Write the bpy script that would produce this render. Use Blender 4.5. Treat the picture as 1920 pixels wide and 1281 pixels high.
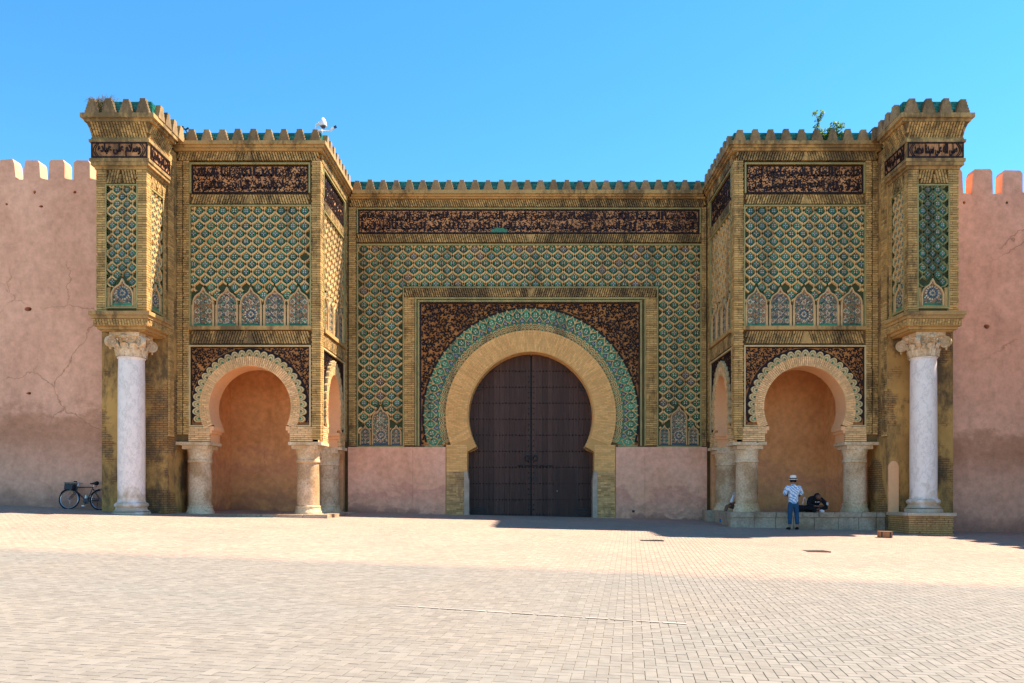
import bpy, math, random
import numpy as np
from mathutils import Vector, Matrix
from mathutils.geometry import tessellate_polygon
R = math.radians
rng = random.Random(7)
for _o in list(bpy.data.objects):
    bpy.data.objects.remove(_o)
SC = bpy.context.scene
COL = SC.collection

# ------------------------------------------------------------------ camera, sky, sun, exposure
cam_d = bpy.data.cameras.new('camera')
cam = bpy.data.objects.new('camera', cam_d)
COL.objects.link(cam)
cam.location = (0, -26.4, 0.838)
cam.rotation_euler = (R(90), 0, 0)
cam_d.sensor_width = 36
cam_d.lens = 1450 / 1920 * 36
cam_d.shift_x = -29 / 1920
cam_d.shift_y = 287.5 / 1920
cam_d.clip_end = 2000
SC.camera = cam

SUN_DIR = Vector((7.6, 3.0, 12.6)).normalized()
SUN_EL = math.asin(SUN_DIR.z)
SUN_AZ = math.atan2(SUN_DIR.x, SUN_DIR.y)
world = bpy.data.worlds.new('World')
SC.world = world
world.use_nodes = True
wn = world.node_tree
wn.nodes.clear()
w_out = wn.nodes.new('ShaderNodeOutputWorld')
w_bg = wn.nodes.new('ShaderNodeBackground')
w_sky = wn.nodes.new('ShaderNodeTexSky')
w_sky.sky_type = 'NISHITA'
w_sky.sun_disc = False
w_sky.sun_elevation = SUN_EL
w_sky.sun_rotation = SUN_AZ
w_sky.altitude = 500
w_sky.air_density = 1.0
w_sky.dust_density = 0.0
w_sky.ozone_density = 6.0
w_hs = wn.nodes.new('ShaderNodeHueSaturation')
w_hs.inputs['Hue'].default_value = 0.489
w_hs.inputs['Saturation'].default_value = 1.2
wn.links.new(w_sky.outputs[0], w_hs.inputs['Color'])
wn.links.new(w_hs.outputs[0], w_bg.inputs[0])
w_bg.inputs[1].default_value = 0.072
wn.links.new(w_bg.outputs[0], w_out.inputs[0])

sun_d = bpy.data.lights.new('sun', 'SUN')
sun = bpy.data.objects.new('sun', sun_d)
COL.objects.link(sun)
sun_d.energy = 3.3
sun_d.angle = R(0.53)
sun_d.color = (1.0, 0.89, 0.73)
sun.rotation_euler = SUN_DIR.to_track_quat('Z', 'Y').to_euler()

vs = SC.view_settings
vs.view_transform = 'Standard'
vs.look = 'None'
vs.exposure = 2.07
vs.gamma = 1
vs.use_curve_mapping = False

# ------------------------------------------------------------------ helpers: nodes and materials
class NT:
    def __init__(s, name):
        s.m = bpy.data.materials.new(name)
        s.m.use_nodes = True
        s.t = s.m.node_tree
        s.t.nodes.clear()
        s.out = s.t.nodes.new('ShaderNodeOutputMaterial')
        s.bsdf = s.t.nodes.new('ShaderNodeBsdfPrincipled')
        s.t.links.new(s.bsdf.outputs[0], s.out.inputs[0])
        s.geo = s.t.nodes.new('ShaderNodeNewGeometry')
        s.pos = s.geo.outputs['Position']
    def link(s, a, b):
        s.t.links.new(a, b)
    def setin(s, sock, v):
        if hasattr(v, 'node'):
            s.t.links.new(v, sock)
        elif isinstance(v, (tuple, list)) and len(v) == 3 and sock.type == 'RGBA':
            sock.default_value = (*v, 1)
        else:
            sock.default_value = v
    def noise(s, scale, detail=4, vec=None, stretch=None, rough=.55, color=False):
        n = s.t.nodes.new('ShaderNodeTexNoise')
        n.inputs['Scale'].default_value = scale
        n.inputs['Detail'].default_value = detail
        n.inputs['Roughness'].default_value = rough
        v = vec or s.pos
        if stretch:
            mp = s.t.nodes.new('ShaderNodeMapping')
            mp.inputs['Scale'].default_value = stretch
            s.link(v, mp.inputs[0]); v = mp.outputs[0]
        s.link(v, n.inputs['Vector'])
        return n.outputs['Color' if color else 'Fac']
    def ramp(s, fac, stops):
        r = s.t.nodes.new('ShaderNodeValToRGB')
        els = r.color_ramp.elements
        while len(els) < len(stops):
            els.new(0.5)
        for e, (p, c) in zip(els, stops):
            e.position = p
            e.color = (*c, 1) if isinstance(c, (tuple, list)) else (c, c, c, 1)
        s.link(fac, r.inputs[0])
        return r.outputs[0]
    def math(s, op, a, b=0.0, c=None, clamp=False):
        n = s.t.nodes.new('ShaderNodeMath')
        n.operation = op
        n.use_clamp = clamp
        s.setin(n.inputs[0], a); s.setin(n.inputs[1], b)
        if c is not None: s.setin(n.inputs[2], c)
        return n.outputs[0]
    def mix(s, fac, a, b, mode='MIX'):
        n = s.t.nodes.new('ShaderNodeMix')
        n.data_type = 'RGBA'
        n.blend_type = mode
        s.setin(n.inputs['Factor'], fac)
        s.setin(n.inputs[6], a); s.setin(n.inputs[7], b)
        return n.outputs[2]
    def sep(s, v=None):
        n = s.t.nodes.new('ShaderNodeSeparateXYZ')
        s.link(v or s.pos, n.inputs[0])
        return n.outputs
    def bump(s, h, strength=.3, dist=.02):
        n = s.t.nodes.new('ShaderNodeBump')
        n.inputs['Strength'].default_value = strength
        n.inputs['Distance'].default_value = dist
        s.link(h, n.inputs['Height'])
        s.link(n.outputs[0], s.bsdf.inputs['Normal'])
    def rnd(s):
        oi = s.t.nodes.new('ShaderNodeObjectInfo')
        a = s.math('ADD', s.geo.outputs['Random Per Island'], oi.outputs['Random'])
        return s.math('FRACT', a)

MATS = {}
def simple(name, col, rough=.85, var=.18, vscale=1.3, col2=None, island=0.0, grime=0.0,
           gcol=(.035, .026, .016), glo=.50, ghi=.66, bump=.25, bscale=45, spec=.3, metal=0.0, streak=False):
    n = NT(name)
    c = n.mix(n.ramp(n.noise(vscale, 5), [(.3, 0.0), (.7, 1.0)]), col, col2 or tuple(x * (1 - var) for x in col))
    if var:
        f = n.noise(vscale * 9, 4)
        g = n.math('MULTIPLY_ADD', f, var * 2, 1 - var)
        c = n.mix(1.0, c, g, 'MULTIPLY')
    if island:
        g = n.math('MULTIPLY_ADD', n.rnd(), island * 2, 1 - island)
        c = n.mix(1.0, c, g, 'MULTIPLY')
    if grime:
        big = n.noise(.55, 8, stretch=((1.9, 1.9, .28) if streak else (1, 1, .5)), rough=.72)
        fine = n.noise(7, 6, stretch=(1, 1, .35), rough=.7)
        m = n.ramp(n.math('MULTIPLY_ADD', n.math('SUBTRACT', fine, .5), .45, big), [(glo, 0.0), (ghi, 1.0)])
        c = n.mix(n.math('MULTIPLY', m, grime), c, gcol)
    n.link(c, n.bsdf.inputs['Base Color'])
    n.bsdf.inputs['Roughness'].default_value = rough
    n.bsdf.inputs['Specular IOR Level'].default_value = spec
    n.bsdf.inputs['Metallic'].default_value = metal
    if bump:
        n.bump(n.noise(bscale, 3), bump, .01)
    MATS[name] = n.m
    return n.m

simple('brick_ochre', (.60, .36, .120), col2=(.48, .27, .085), island=.26, grime=.65, glo=.50, ghi=.62, bump=.3)
simple('brick_sooty', (.58, .345, .115), col2=(.42, .24, .080), island=.30, grime=.75, glo=.45, ghi=.58, gcol=(.04, .03, .02), bump=.3)
simple('brick_mortar', (.20, .12, .044), var=.3, bump=.2, grime=.6)
simple('brick_pale', (.86, .48, .165), col2=(.78, .41, .135), island=.14, grime=.3, glo=.58, ghi=.72, gcol=(.25, .14, .05))
simple('pale_mortar', (.66, .35, .11), var=.15)
simple('brick_arch', (.86, .53, .25), col2=(.76, .44, .18), island=.2, grime=.35, glo=.56, ghi=.70, gcol=(.2, .12, .05))
simple('stone_trim', (.55, .33, .112), col2=(.42, .24, .085), var=.25, grime=.65, glo=.48, ghi=.60)
simple('merlon_stone', (.38, .225, .095), col2=(.24, .15, .070), var=.35, vscale=2.5, island=.25, grime=.6)
simple('rib_tan', (.80, .49, .20), col2=(.64, .37, .135), var=.25, vscale=.8, grime=.62, glo=.50, ghi=.62, gcol=(.11, .07, .034), streak=True)
simple('rib_green', (.34, .30, .115), col2=(.18, .19, .080), var=.3, vscale=1.5, grime=.7, glo=.48, ghi=.60, streak=True)
simple('brick_worn', (.66, .40, .16), col2=(.48, .28, .11), var=.3, vscale=2, island=.35, grime=.7, glo=.48, ghi=.60, gcol=(.16, .11, .07))
simple('lattice_back', (.060, .075, .028), col2=(.040, .060, .026), var=.4, grime=.5)
simple('niche_rib', (.72, .44, .19), var=.2, grime=.3)
simple('tile_green', (.050, .185, .072), col2=(.062, .225, .110), rough=.4, var=.35, island=.35, grime=.6, glo=.50, ghi=.64, spec=.3, streak=True)
simple('tile_teal', (.050, .21, .105), col2=(.045, .16, .078), rough=.4, var=.35, island=.35, grime=.5, glo=.50, ghi=.64, spec=.3, streak=True)
simple('roof_green', (.010, .125, .085), col2=(.018, .165, .125), rough=.33, var=.4, island=.45, spec=.45)
simple('tile_white', (.72, .54, .33), rough=.5, var=.15, island=.2, grime=.5, glo=.50, ghi=.64, streak=True)
simple('tile_blue', (.050, .095, .13), rough=.45, var=.3, island=.4, grime=.3)
simple('tile_dark', (.028, .024, .022), rough=.5, var=.3)
simple('tile_orange', (.46, .185, .05), rough=.4, var=.2, island=.2)
simple('tile_ground', (.26, .18, .105), col2=(.17, .125, .085), rough=.6, var=.3)
simple('glaze_black', (.026, .0125, .0085), col2=(.024, .012, .014), rough=.5, var=.4, spec=.15, bump=.15)
simple('glaze_base', (.66, .30, .12), col2=(.50, .21, .08), var=.35, vscale=2.2, grime=.8, glo=.48, ghi=.64, gcol=(.03, .02, .014))
simple('arabesque_base', (.52, .215, .062), col2=(.36, .135, .04), var=.35, vscale=2.0, grime=.5)
simple('trim_green', (.27, .26, .095), col2=(.44, .33, .12), var=.35, vscale=3, rough=.6, grime=.35)
simple('trim_pale', (.68, .50, .26), col2=(.55, .38, .16), var=.25, vscale=2, grime=.25)
simple('peach_plaster', (.88, .47, .21), col2=(.80, .41, .20), var=.1, grime=.25, glo=.6, ghi=.8, gcol=(.25, .14, .1))
simple('door_iron', (.012, .011, .012), rough=.5, var=.2, spec=.5)
simple('black_metal', (.014, .014, .016), rough=.4, var=.1, spec=.5, bump=0)
simple('black_rubber', (.012, .012, .014), rough=.75, var=.1, bump=0)
simple('steel', (.55, .55, .57), rough=.3, var=.05, metal=.9, bump=0)
simple('grey_metal', (.36, .36, .37), rough=.45, var=.08, metal=.3, bump=0)
simple('white_plastic', (.75, .75, .74), rough=.35, var=.04, bump=0)
simple('dark_glass', (.015, .018, .03), rough=.08, var=0, bump=0, spec=.6)
simple('red_plastic', (.35, .02, .015), rough=.3, var=0, bump=0)
simple('skin_tone', (.36, .19, .12), rough=.55, var=.05, bump=0)
simple('skin_dark', (.16, .075, .045), rough=.55, var=.05, bump=0)
simple('hair_dark', (.012, .009, .008), rough=.6, var=.3, bscale=200)
simple('straw', (.90, .80, .66), rough=.7, var=.1, bscale=150)
simple('jeans', (.020, .085, .170), rough=.85, var=.25, vscale=6, bscale=200)
simple('black_cloth', (.009, .009, .011), rough=.9, var=.3, vscale=6)
simple('white_cloth', (.72, .70, .70), rough=.85, var=.1)
simple('brown_cloth', (.085, .04, .025), rough=.9, var=.2)
simple('blue_shoe', (.04, .16, .42), rough=.6, var=.1)
simple('leaf_green', (.20, .30, .030), col2=(.12, .20, .022), rough=.5, var=.3, vscale=6, island=.4, bump=0)
simple('dry_grass', (.42, .30, .12), rough=.8, var=.2, island=.3, bump=0)
simple('twig', (.10, .07, .04), rough=.8, bump=0)
simple('crate_wood', (.42, .19, .075), col2=(.32, .13, .05), rough=.7, var=.25, vscale=8)
simple('iron_rust', (.075, .055, .042), rough=.8, var=.3, vscale=8)
simple('guard_stone', (.50, .38, .27), col2=(.36, .27, .19), var=.25, vscale=3)
simple('hole_back', (.05, .04, .03), var=.2)  # dark brown for the back faces of the holes in the town walls

def leaf_glow(name):
    m = MATS[name]; t = m.node_tree
    b = [n for n in t.nodes if n.type == 'BSDF_PRINCIPLED'][0]; o = [n for n in t.nodes if n.type == 'OUTPUT_MATERIAL'][0]
    tr = t.nodes.new('ShaderNodeBsdfTranslucent'); mx = t.nodes.new('ShaderNodeMixShader')
    t.links.new(b.inputs['Base Color'].links[0].from_socket, tr.inputs[0])
    mx.inputs[0].default_value = .5
    t.links.new(b.outputs[0], mx.inputs[1]); t.links.new(tr.outputs[0], mx.inputs[2]); t.links.new(mx.outputs[0], o.inputs[0])
leaf_glow('leaf_green'); leaf_glow('dry_grass')

def mat_wood():
    n = NT('door_wood')
    st = n.noise(9, 6, stretch=(2.5, 2.5, .12), rough=.7)
    c = n.ramp(st, [(.3, (.052, .026, .019)), (.55, (.085, .044, .030)), (.75, (.13, .075, .052))])
    big = n.noise(.6, 4)
    c = n.mix(n.math('MULTIPLY', big, .5), c, (.060, .034, .030))
    g = n.math('MULTIPLY_ADD', n.rnd(), .4, .8)
    c = n.mix(1.0, c, g, 'MULTIPLY')
    n.link(c, n.bsdf.inputs['Base Color'])
    n.bsdf.inputs['Roughness'].default_value = .65
    n.bsdf.inputs['Specular IOR Level'].default_value = .2
    n.bump(st, .25, .01)
    MATS['door_wood'] = n.m
mat_wood()

def mat_shirt():
    n = NT('print_shirt')
    a = n.noise(30, 2, stretch=(1.6, 1, .6))
    w = n.t.nodes.new('ShaderNodeTexWave')
    w.wave_type = 'BANDS'; w.bands_direction = 'DIAGONAL'
    w.inputs['Scale'].default_value = 5.5
    w.inputs['Distortion'].default_value = 6
    w.inputs['Detail'].default_value = 2
    w.inputs['Detail Scale'].default_value = 1.5
    n.link(n.pos, w.inputs['Vector'])
    c = n.ramp(w.outputs['Fac'], [(.30, (.16, .36, .60)), (.50, (.80, .80, .80))])
    c = n.mix(n.ramp(a, [(.55, 0.0), (.65, .5)]), c, (.12, .30, .52))
    n.link(c, n.bsdf.inputs['Base Color'])
    n.bsdf.inputs['Roughness'].default_value = .85
    MATS['print_shirt'] = n.m
mat_shirt()

def mat_marble():
    n = NT('marble')
    v = n.noise(1.2, 8, stretch=(1.5, 1.5, .8), rough=.7)
    vein = n.math('ABSOLUTE', n.math('SUBTRACT', v, .5))
    c = n.ramp(vein, [(0.0, (.66, .58, .51)), (.010, (.82, .73, .65)), (.04, (.90, .80, .71))])
    z = n.sep()[2]
    st = n.math('SUBTRACT', 1.9, n.math('MULTIPLY_ADD', n.noise(2.2, 5), 3.0, z), clamp=False)
    st = n.ramp(n.math('ADD', st, .9), [(.35, 0.0), (.9, 1.0)])
    c = n.mix(n.math('MULTIPLY', st, .75), c, (.40, .27, .12))
    f = n.ramp(n.noise(5, 6), [(.35, (.95, .91, .87)), (.65, (1.04, 1.0, .98))])
    c = n.mix(1.0, c, f, 'MULTIPLY')
    n.link(c, n.bsdf.inputs['Base Color'])
    n.bsdf.inputs['Roughness'].default_value = .45
    n.bump(n.noise(25, 4), .12, .01)
    MATS['marble'] = n.m
mat_marble()

def mat_oldstone(name, a, b, d, st_amount):
    n = NT(name)
    c = n.ramp(n.noise(1.6, 7, stretch=(1, 1, .6), rough=.65), [(.3, b), (.5, a), (.7, tuple(x * 1.15 for x in a))])
    m = n.ramp(n.noise(1.1, 6), [(.48, 0.0), (.62, 1.0)])
    c = n.mix(n.math('MULTIPLY', m, st_amount), c, d)
    f = n.ramp(n.noise(16, 5), [(.35, (.72, .7, .66)), (.6, (1, 1, 1))])
    c = n.mix(1.0, c, f, 'MULTIPLY')
    p = n.ramp(n.noise(7, 2), [(.70, 1.0), (.75, .35)])
    c = n.mix(1.0, c, p, 'MULTIPLY')
    n.link(c, n.bsdf.inputs['Base Color'])
    n.bsdf.inputs['Roughness'].default_value = .8
    n.bump(n.noise(14, 5), .35, .02)
    MATS[name] = n.m
mat_oldstone('old_stone', (.74, .50, .30), (.48, .29, .155), (.42, .22, .08), .7)
mat_oldstone('capital_stone', (.78, .57, .35), (.55, .36, .18), (.48, .27, .09), .6)
mat_oldstone('plinth_stone', (.50, .36, .24), (.30, .21, .14), (.30, .17, .08), .75)
mat_oldstone('plinth_brick', (.58, .31, .10), (.36, .18, .06), (.22, .12, .05), .5)

def mat_plaster(name, base, base2, damp, foot, z_hi, tilt=-.022):
    """lime plaster with blotches, drips and a ragged rising-damp band that follows the sloping ground"""
    n = NT(name)
    x, y, z = n.sep()
    h = n.math('SUBTRACT', z, n.math('MULTIPLY', x, tilt))
    c = n.ramp(n.noise(.55, 6, rough=.6), [(.3, base2), (.62, base)])
    c = n.mix(n.ramp(n.noise(.9, 7, stretch=(1, 1, .35), rough=.7), [(.52, 0.0), (.72, .55)]), c, tuple(v * .74 for v in base2))
    hh = n.math('MULTIPLY_ADD', n.noise(.65, 9, rough=.68, stretch=(1, 1, 1.6)), -4.6, h)
    hh = n.math('ADD', hh, 2.3)
    m = n.math('DIVIDE', hh, z_hi)
    band = n.ramp(m, [(.0, 1.0), (.30, .25), (.52, .5), (.74, .8), (.86, .6), (1.0, 0.0)])
    dcol = n.ramp(n.math('DIVIDE', h, z_hi), [(0.0, foot), (.4, tuple(.5 * (a + b) for a, b in zip(foot, base))), (.7, damp)])
    c = n.mix(n.math('MULTIPLY', band, .8), c, dcol)
    f = n.ramp(n.noise(5, 8, rough=.7), [(.3, (.78, .76, .74)), (.62, (1.05, 1.05, 1.05))])
    c = n.mix(1.0, c, f, 'MULTIPLY')
    vo = n.t.nodes.new('ShaderNodeTexVoronoi')
    vo.feature = 'DISTANCE_TO_EDGE'
    vo.inputs['Scale'].default_value = .42
    wv = n.t.nodes.new('ShaderNodeVectorMath'); wv.operation = 'MULTIPLY_ADD'
    n.link(n.noise(2.5, 6, color=True), wv.inputs[0]); wv.inputs[1].default_value = (.5, .5, .5); n.link(n.pos, wv.inputs[2])
    n.link(wv.outputs[0], vo.inputs['Vector'])
    ck = n.ramp(vo.outputs['Distance'], [(.0, 1.0), (.010, 0.0)])
    ck = n.math('MULTIPLY', ck, n.ramp(n.noise(.35, 3), [(.50, 0.0), (.60, .7)]))
    c = n.mix(ck, c, tuple(v * .8 for v in damp))
    pits = n.ramp(n.noise(9, 3), [(.70, 0.0), (.76, .5)])
    c = n.mix(pits, c, tuple(v * .6 for v in base2))
    n.link(c, n.bsdf.inputs['Base Color'])
    n.bsdf.inputs['Roughness'].default_value = .92
    n.bsdf.inputs['Specular IOR Level'].default_value = .15
    hgt = n.mix(.4, n.noise(3.5, 5), n.noise(22, 4))
    n.bump(hgt, .35, .03)
    MATS[name] = n.m
mat_plaster('pink_plaster', (.93, .48, .30), (.80, .385, .235), (.42, .17, .075), (.34, .17, .12), 3.6)
mat_plaster('dado_plaster', (.92, .48, .31), (.86, .41, .235), (.66, .28, .19), (.30, .14, .10), 1.1)
mat_plaster('niche_plaster', (.86, .44, .19), (.74, .34, .12), (.66, .30, .16), (.36, .145, .085), 2.2)

def mat_pier():
    n = NT('pier_plaster')
    x, y, z = n.sep()
    uv = n.t.nodes.new('ShaderNodeCombineXYZ')
    n.link(n.math('ADD', x, y), uv.inputs[0]); n.link(z, uv.inputs[1])
    b = n.t.nodes.new('ShaderNodeTexBrick')
    n.link(uv.outputs[0], b.inputs['Vector'])
    for k, v in (('Scale', 1.0), ('Mortar Size', .012), ('Brick Width', .26), ('Row Height', .075), ('Mortar Smooth', .3)):
        b.inputs[k].default_value = v
    b.inputs['Color1'].default_value = (.44, .22, .060, 1)
    b.inputs['Color2'].default_value = (.33, .16, .045, 1)
    b.inputs['Mortar'].default_value = (.11, .068, .028, 1)
    pl = n.ramp(n.noise(.9, 6), [(.3, (.40, .21, .055)), (.65, (.62, .34, .09))])
    m = n.ramp(n.noise(.65, 6, rough=.6), [(.44, 0.0), (.49, 1.0)])
    c = n.mix(m, b.outputs['Color'], pl)
    dk = n.ramp(n.noise(.9, 9, stretch=(1, 1, .5), rough=.74), [(.46, 0.0), (.60, .85)])
    c = n.mix(dk, c, (.060, .042, .022))
    n.link(c, n.bsdf.inputs['Base Color'])
    n.bsdf.inputs['Roughness'].default_value = .9
    h = n.mix(m, b.outputs['Fac'], n.noise(12, 5))
    n.bump(n.mix(.5, n.noise(6, 6), h), .4, .03)
    MATS['pier_plaster'] = n.m
mat_pier()

def mat_paver():
    n = NT('paver_stone')
    x, y, z = n.sep()
    # warmer stones beyond the edge course that crosses the square, greyer ones in front of it
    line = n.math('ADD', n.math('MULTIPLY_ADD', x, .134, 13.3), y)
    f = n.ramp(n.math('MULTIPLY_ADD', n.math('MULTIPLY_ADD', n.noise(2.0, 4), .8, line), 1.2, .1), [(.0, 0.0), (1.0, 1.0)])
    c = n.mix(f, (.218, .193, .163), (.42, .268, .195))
    c = n.mix(n.ramp(n.noise(.35, 6, rough=.6), [(.35, 0.0), (.65, .5)]), c, (.25, .20, .155))
    g = n.math('MULTIPLY_ADD', n.rnd(), .18, .91)
    c = n.mix(1.0, c, g, 'MULTIPLY')
    g2 = n.ramp(n.noise(9, 5), [(.3, (.88, .87, .86)), (.6, (1.03, 1.03, 1.03))])
    c = n.mix(1.0, c, g2, 'MULTIPLY')
    sp = n.ramp(n.noise(1.3, 8, rough=.75), [(.60, 1.0), (.70, .80)])
    c = n.mix(1.0, c, sp, 'MULTIPLY')
    n.link(c, n.bsdf.inputs['Base Color'])
    n.bsdf.inputs['Roughness'].default_value = .85
    n.bsdf.inputs['Specular IOR Level'].default_value = .25
    n.bump(n.noise(70, 3), .25, .004)
    MATS['paver_stone'] = n.m
mat_paver()

def mat_ground():
    n = NT('joint_sand')
    b = n.t.nodes.new('ShaderNodeTexBrick')
    n.link(n.pos, b.inputs['Vector'])
    for k, v in (('Scale', 1.0), ('Mortar Size', .006), ('Brick Width', .2), ('Row Height', .1)):
        b.inputs[k].default_value = v
    b.inputs['Color1'].default_value = (.26, .215, .165, 1)
    b.inputs['Color2'].default_value = (.24, .20, .15, 1)
    b.inputs['Mortar'].default_value = (.17, .135, .10, 1)
    c = n.mix(n.noise(.4, 5), b.outputs['Color'], (.19, .155, .115))
    n.link(c, n.bsdf.inputs['Base Color'])
    n.bsdf.inputs['Roughness'].default_value = .95
    MATS['joint_sand'] = n.m
mat_ground()

def mat_paint():
    n = NT('worn_paint')
    f = n.ramp(n.noise(3, 6, rough=.7), [(.40, 0.0), (.65, 1.0)])
    c = n.mix(f, (.29, .24, .19), (.40, .345, .30))
    n.link(c, n.bsdf.inputs['Base Color'])
    n.bsdf.inputs['Roughness'].default_value = .8
    MATS['worn_paint'] = n.m
mat_paint()

# ------------------------------------------------------------------ helpers: mesh building
class MB:
    def __init__(s):
        s.V = []; s.F = []; s.M = []
    def face(s, pts, mi=0):
        b = len(s.V)
        s.V.extend(pts)
        s.F.append(tuple(range(b, b + len(pts)))); s.M.append(mi)
    def prism(s, fr, poly, n0, n1, mi=0, mside=None, back=False):
        """polygon of (u,z) in facade frame fr, extruded from depth n0 to n1 (n1 is the front)"""
        b = len(s.V); k = len(poly)
        s.V.extend(fr(u, z, n1) for u, z in poly)
        s.V.extend(fr(u, z, n0) for u, z in poly)
        ms = mi if mside is None else mside
        if k > 4:
            for t in tessellate_polygon([[Vector((u, z, 0)) for u, z in poly]]):
                s.F.append(tuple(b + i for i in t)); s.M.append(mi)
                if back:
                    s.F.append(tuple(b + k + i for i in t)); s.M.append(ms)
        else:
            s.F.append(tuple(range(b, b + k))); s.M.append(mi)
            if back:
                s.F.append(tuple(range(b + k, b + 2 * k))); s.M.append(ms)
        for i in range(k):
            j = (i + 1) % k
            s.F.append((b + i, b + j, b + k + j, b + k + i)); s.M.append(ms)
    def rect(s, fr, u0, u1, z0, z1, n0, n1, mi=0, back=False):
        s.prism(fr, [(u0, z0), (u1, z0), (u1, z1), (u0, z1)], n0, n1, mi, back=back)
    def box(s, x0, x1, y0, y1, z0, z1, mi=0):
        b = len(s.V)
        s.V.extend([(x0, y0, z0), (x1, y0, z0), (x1, y1, z0), (x0, y1, z0), (x0, y0, z1), (x1, y0, z1), (x1, y1, z1), (x0, y1, z1)])
        for f in ((3, 2, 1, 0), (4, 5, 6, 7), (0, 1, 5, 4), (1, 2, 6, 5), (2, 3, 7, 6), (3, 0, 4, 7)):
            s.F.append(tuple(b + i for i in f)); s.M.append(mi)
    def ribbon(s, fr, pts, w, n0, n1, mi=0, taper=False):
        """raised rib with a flat face and sloping sides along a polyline of (u,z)"""
        k = len(pts)
        b = len(s.V)
        for i, (u, z) in enumerate(pts):
            a = pts[max(0, i - 1)]; c = pts[min(k - 1, i + 1)]
            du, dz = c[0] - a[0], c[1] - a[1]
            l = math.hypot(du, dz) or 1
            nu, nz = -dz / l, du / l
            ww = w * (.35 + .65 * math.sin(math.pi * (i + .35) / (k - .3))) if taper else w
            h = ww / 2; g = h * 1.3
            s.V.extend([fr(u + nu * g, z + nz * g, n0), fr(u + nu * h * .8, z + nz * h * .8, n1),
                        fr(u - nu * h * .8, z - nz * h * .8, n1), fr(u - nu * g, z - nz * g, n0)])
        for i in range(k - 1):
            o = b + 4 * i
            for q in range(3):
                s.F.append((o + q, o + q + 1, o + q + 5, o + q + 4)); s.M.append(mi)
    def lathe(s, c, prof, seg=24, mi=0, cap=True):
        b = len(s.V); k = len(prof)
        for r, z in prof:
            for i in range(seg):
                a = 2 * math.pi * i / seg
                s.V.append((c[0] + r * math.cos(a), c[1] + r * math.sin(a), c[2] + z))
        for j in range(k - 1):
            for i in range(seg):
                i2 = (i + 1) % seg
                s.F.append((b + j * seg + i, b + j * seg + i2, b + (j + 1) * seg + i2, b + (j + 1) * seg + i)); s.M.append(mi)
        if cap:
            s.F.append(tuple(b + i for i in range(seg))[::-1]); s.M.append(mi)
            s.F.append(tuple(b + (k - 1) * seg + i for i in range(seg))); s.M.append(mi)
    def tube(s, pts, r, seg=8, mi=0, cap=True):
        pts = [Vector(p) for p in pts]
        rr = r if isinstance(r, (list, tuple)) else [r] * len(pts)
        b = len(s.V); k = len(pts)
        ref = None
        for j, p in enumerate(pts):
            d = (pts[min(k - 1, j + 1)] - pts[max(0, j - 1)]).normalized()
            if ref is None:
                ref = Vector((0, 0, 1)) if abs(d.z) < .9 else Vector((1, 0, 0))
            e1 = d.cross(ref).normalized(); e2 = d.cross(e1).normalized()
            for i in range(seg):
                a = 2 * math.pi * i / seg
                s.V.append(tuple(p + (e1 * math.cos(a) + e2 * math.sin(a)) * rr[j]))
        for j in range(k - 1):
            for i in range(seg):
                i2 = (i + 1) % seg
                s.F.append((b + j * seg + i, b + j * seg + i2, b + (j + 1) * seg + i2, b + (j + 1) * seg + i)); s.M.append(mi)
        if cap:
            s.F.append(tuple(b + i for i in range(seg))); s.M.append(mi)
            s.F.append(tuple(b + (k - 1) * seg + i for i in range(seg))); s.M.append(mi)
    def mesh(s, name, mats, off=(0, 0, 0), smooth=False):
        me = bpy.data.meshes.new(name)
        ox, oy, oz = off
        me.from_pydata([(x - ox, y - oy, z - oz) for x, y, z in s.V], [], s.F)
        for m in (mats if isinstance(mats, (list, tuple)) else [mats]):
            me.materials.append(MATS[m])
        if any(s.M):
            me.polygons.foreach_set('material_index', s.M)
        if smooth:
            me.polygons.foreach_set('use_smooth', [True] * len(me.polygons))
            try:
                me.set_sharp_from_angle(angle=R(40))
            except Exception:
                pass
        me.update()
        return me

LOC = {}
def thing(name, label, cat, loc=(0, 0, 0), group=None):
    o = bpy.data.objects.new(name, None)
    o.empty_display_size = .3
    COL.objects.link(o)
    o.location = loc
    o['label'] = label; o['category'] = cat
    if group: o['group'] = group
    LOC[o.name] = tuple(loc)
    return o
def obj(name, mb, mats, parent=None, smooth=False, kind=None, label=None, off=None):
    if not mb.F: return None
    loc = LOC[parent.name] if parent else (off or (0, 0, 0))
    me = mb.mesh(name, mats, loc, smooth)
    o = bpy.data.objects.new(name, me)
    COL.objects.link(o)
    if parent:
        o.parent = parent
        LOC[o.name] = loc
    elif off:
        o.location = off
    if kind: o['kind'] = kind
    if label: o['label'] = label
    return o
def inst(name, me, parent, loc, rot=(0, 0, 0), scale=None):
    """one more copy of a piece: shares mesh data, stands at a world position under its parent"""
    o = bpy.data.objects.new(name, me)
    COL.objects.link(o)
    o.parent = parent
    p = LOC[parent.name] if parent else (0, 0, 0)
    o.location = (loc[0] - p[0], loc[1] - p[1], loc[2] - p[2])
    o.rotation_euler = rot
    if scale: o.scale = scale
    return o
def tag(o, label, cat, group=None):
    o['label'] = label; o['category'] = cat
    if group: o['group'] = group
    return o

def front(y, s=1, x0=0.0):
    return lambda u, z, n: (x0 + s * u, y - n, z)
def side(x, s):
    """face looking towards the middle of the gate: u runs into depth (+Y)"""
    return lambda u, z, n: (x - s * n, u, z)

def gz(x, y):
    """the square falls gently to the right and towards the camera"""
    yy = min(y, 4.0)
    z = -.022 * max(-60, min(60, x)) + .023 * (max(yy, -60) - 3.98)
    if x < -10: z += .022 * min(-10 - x, 20)
    return z

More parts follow.
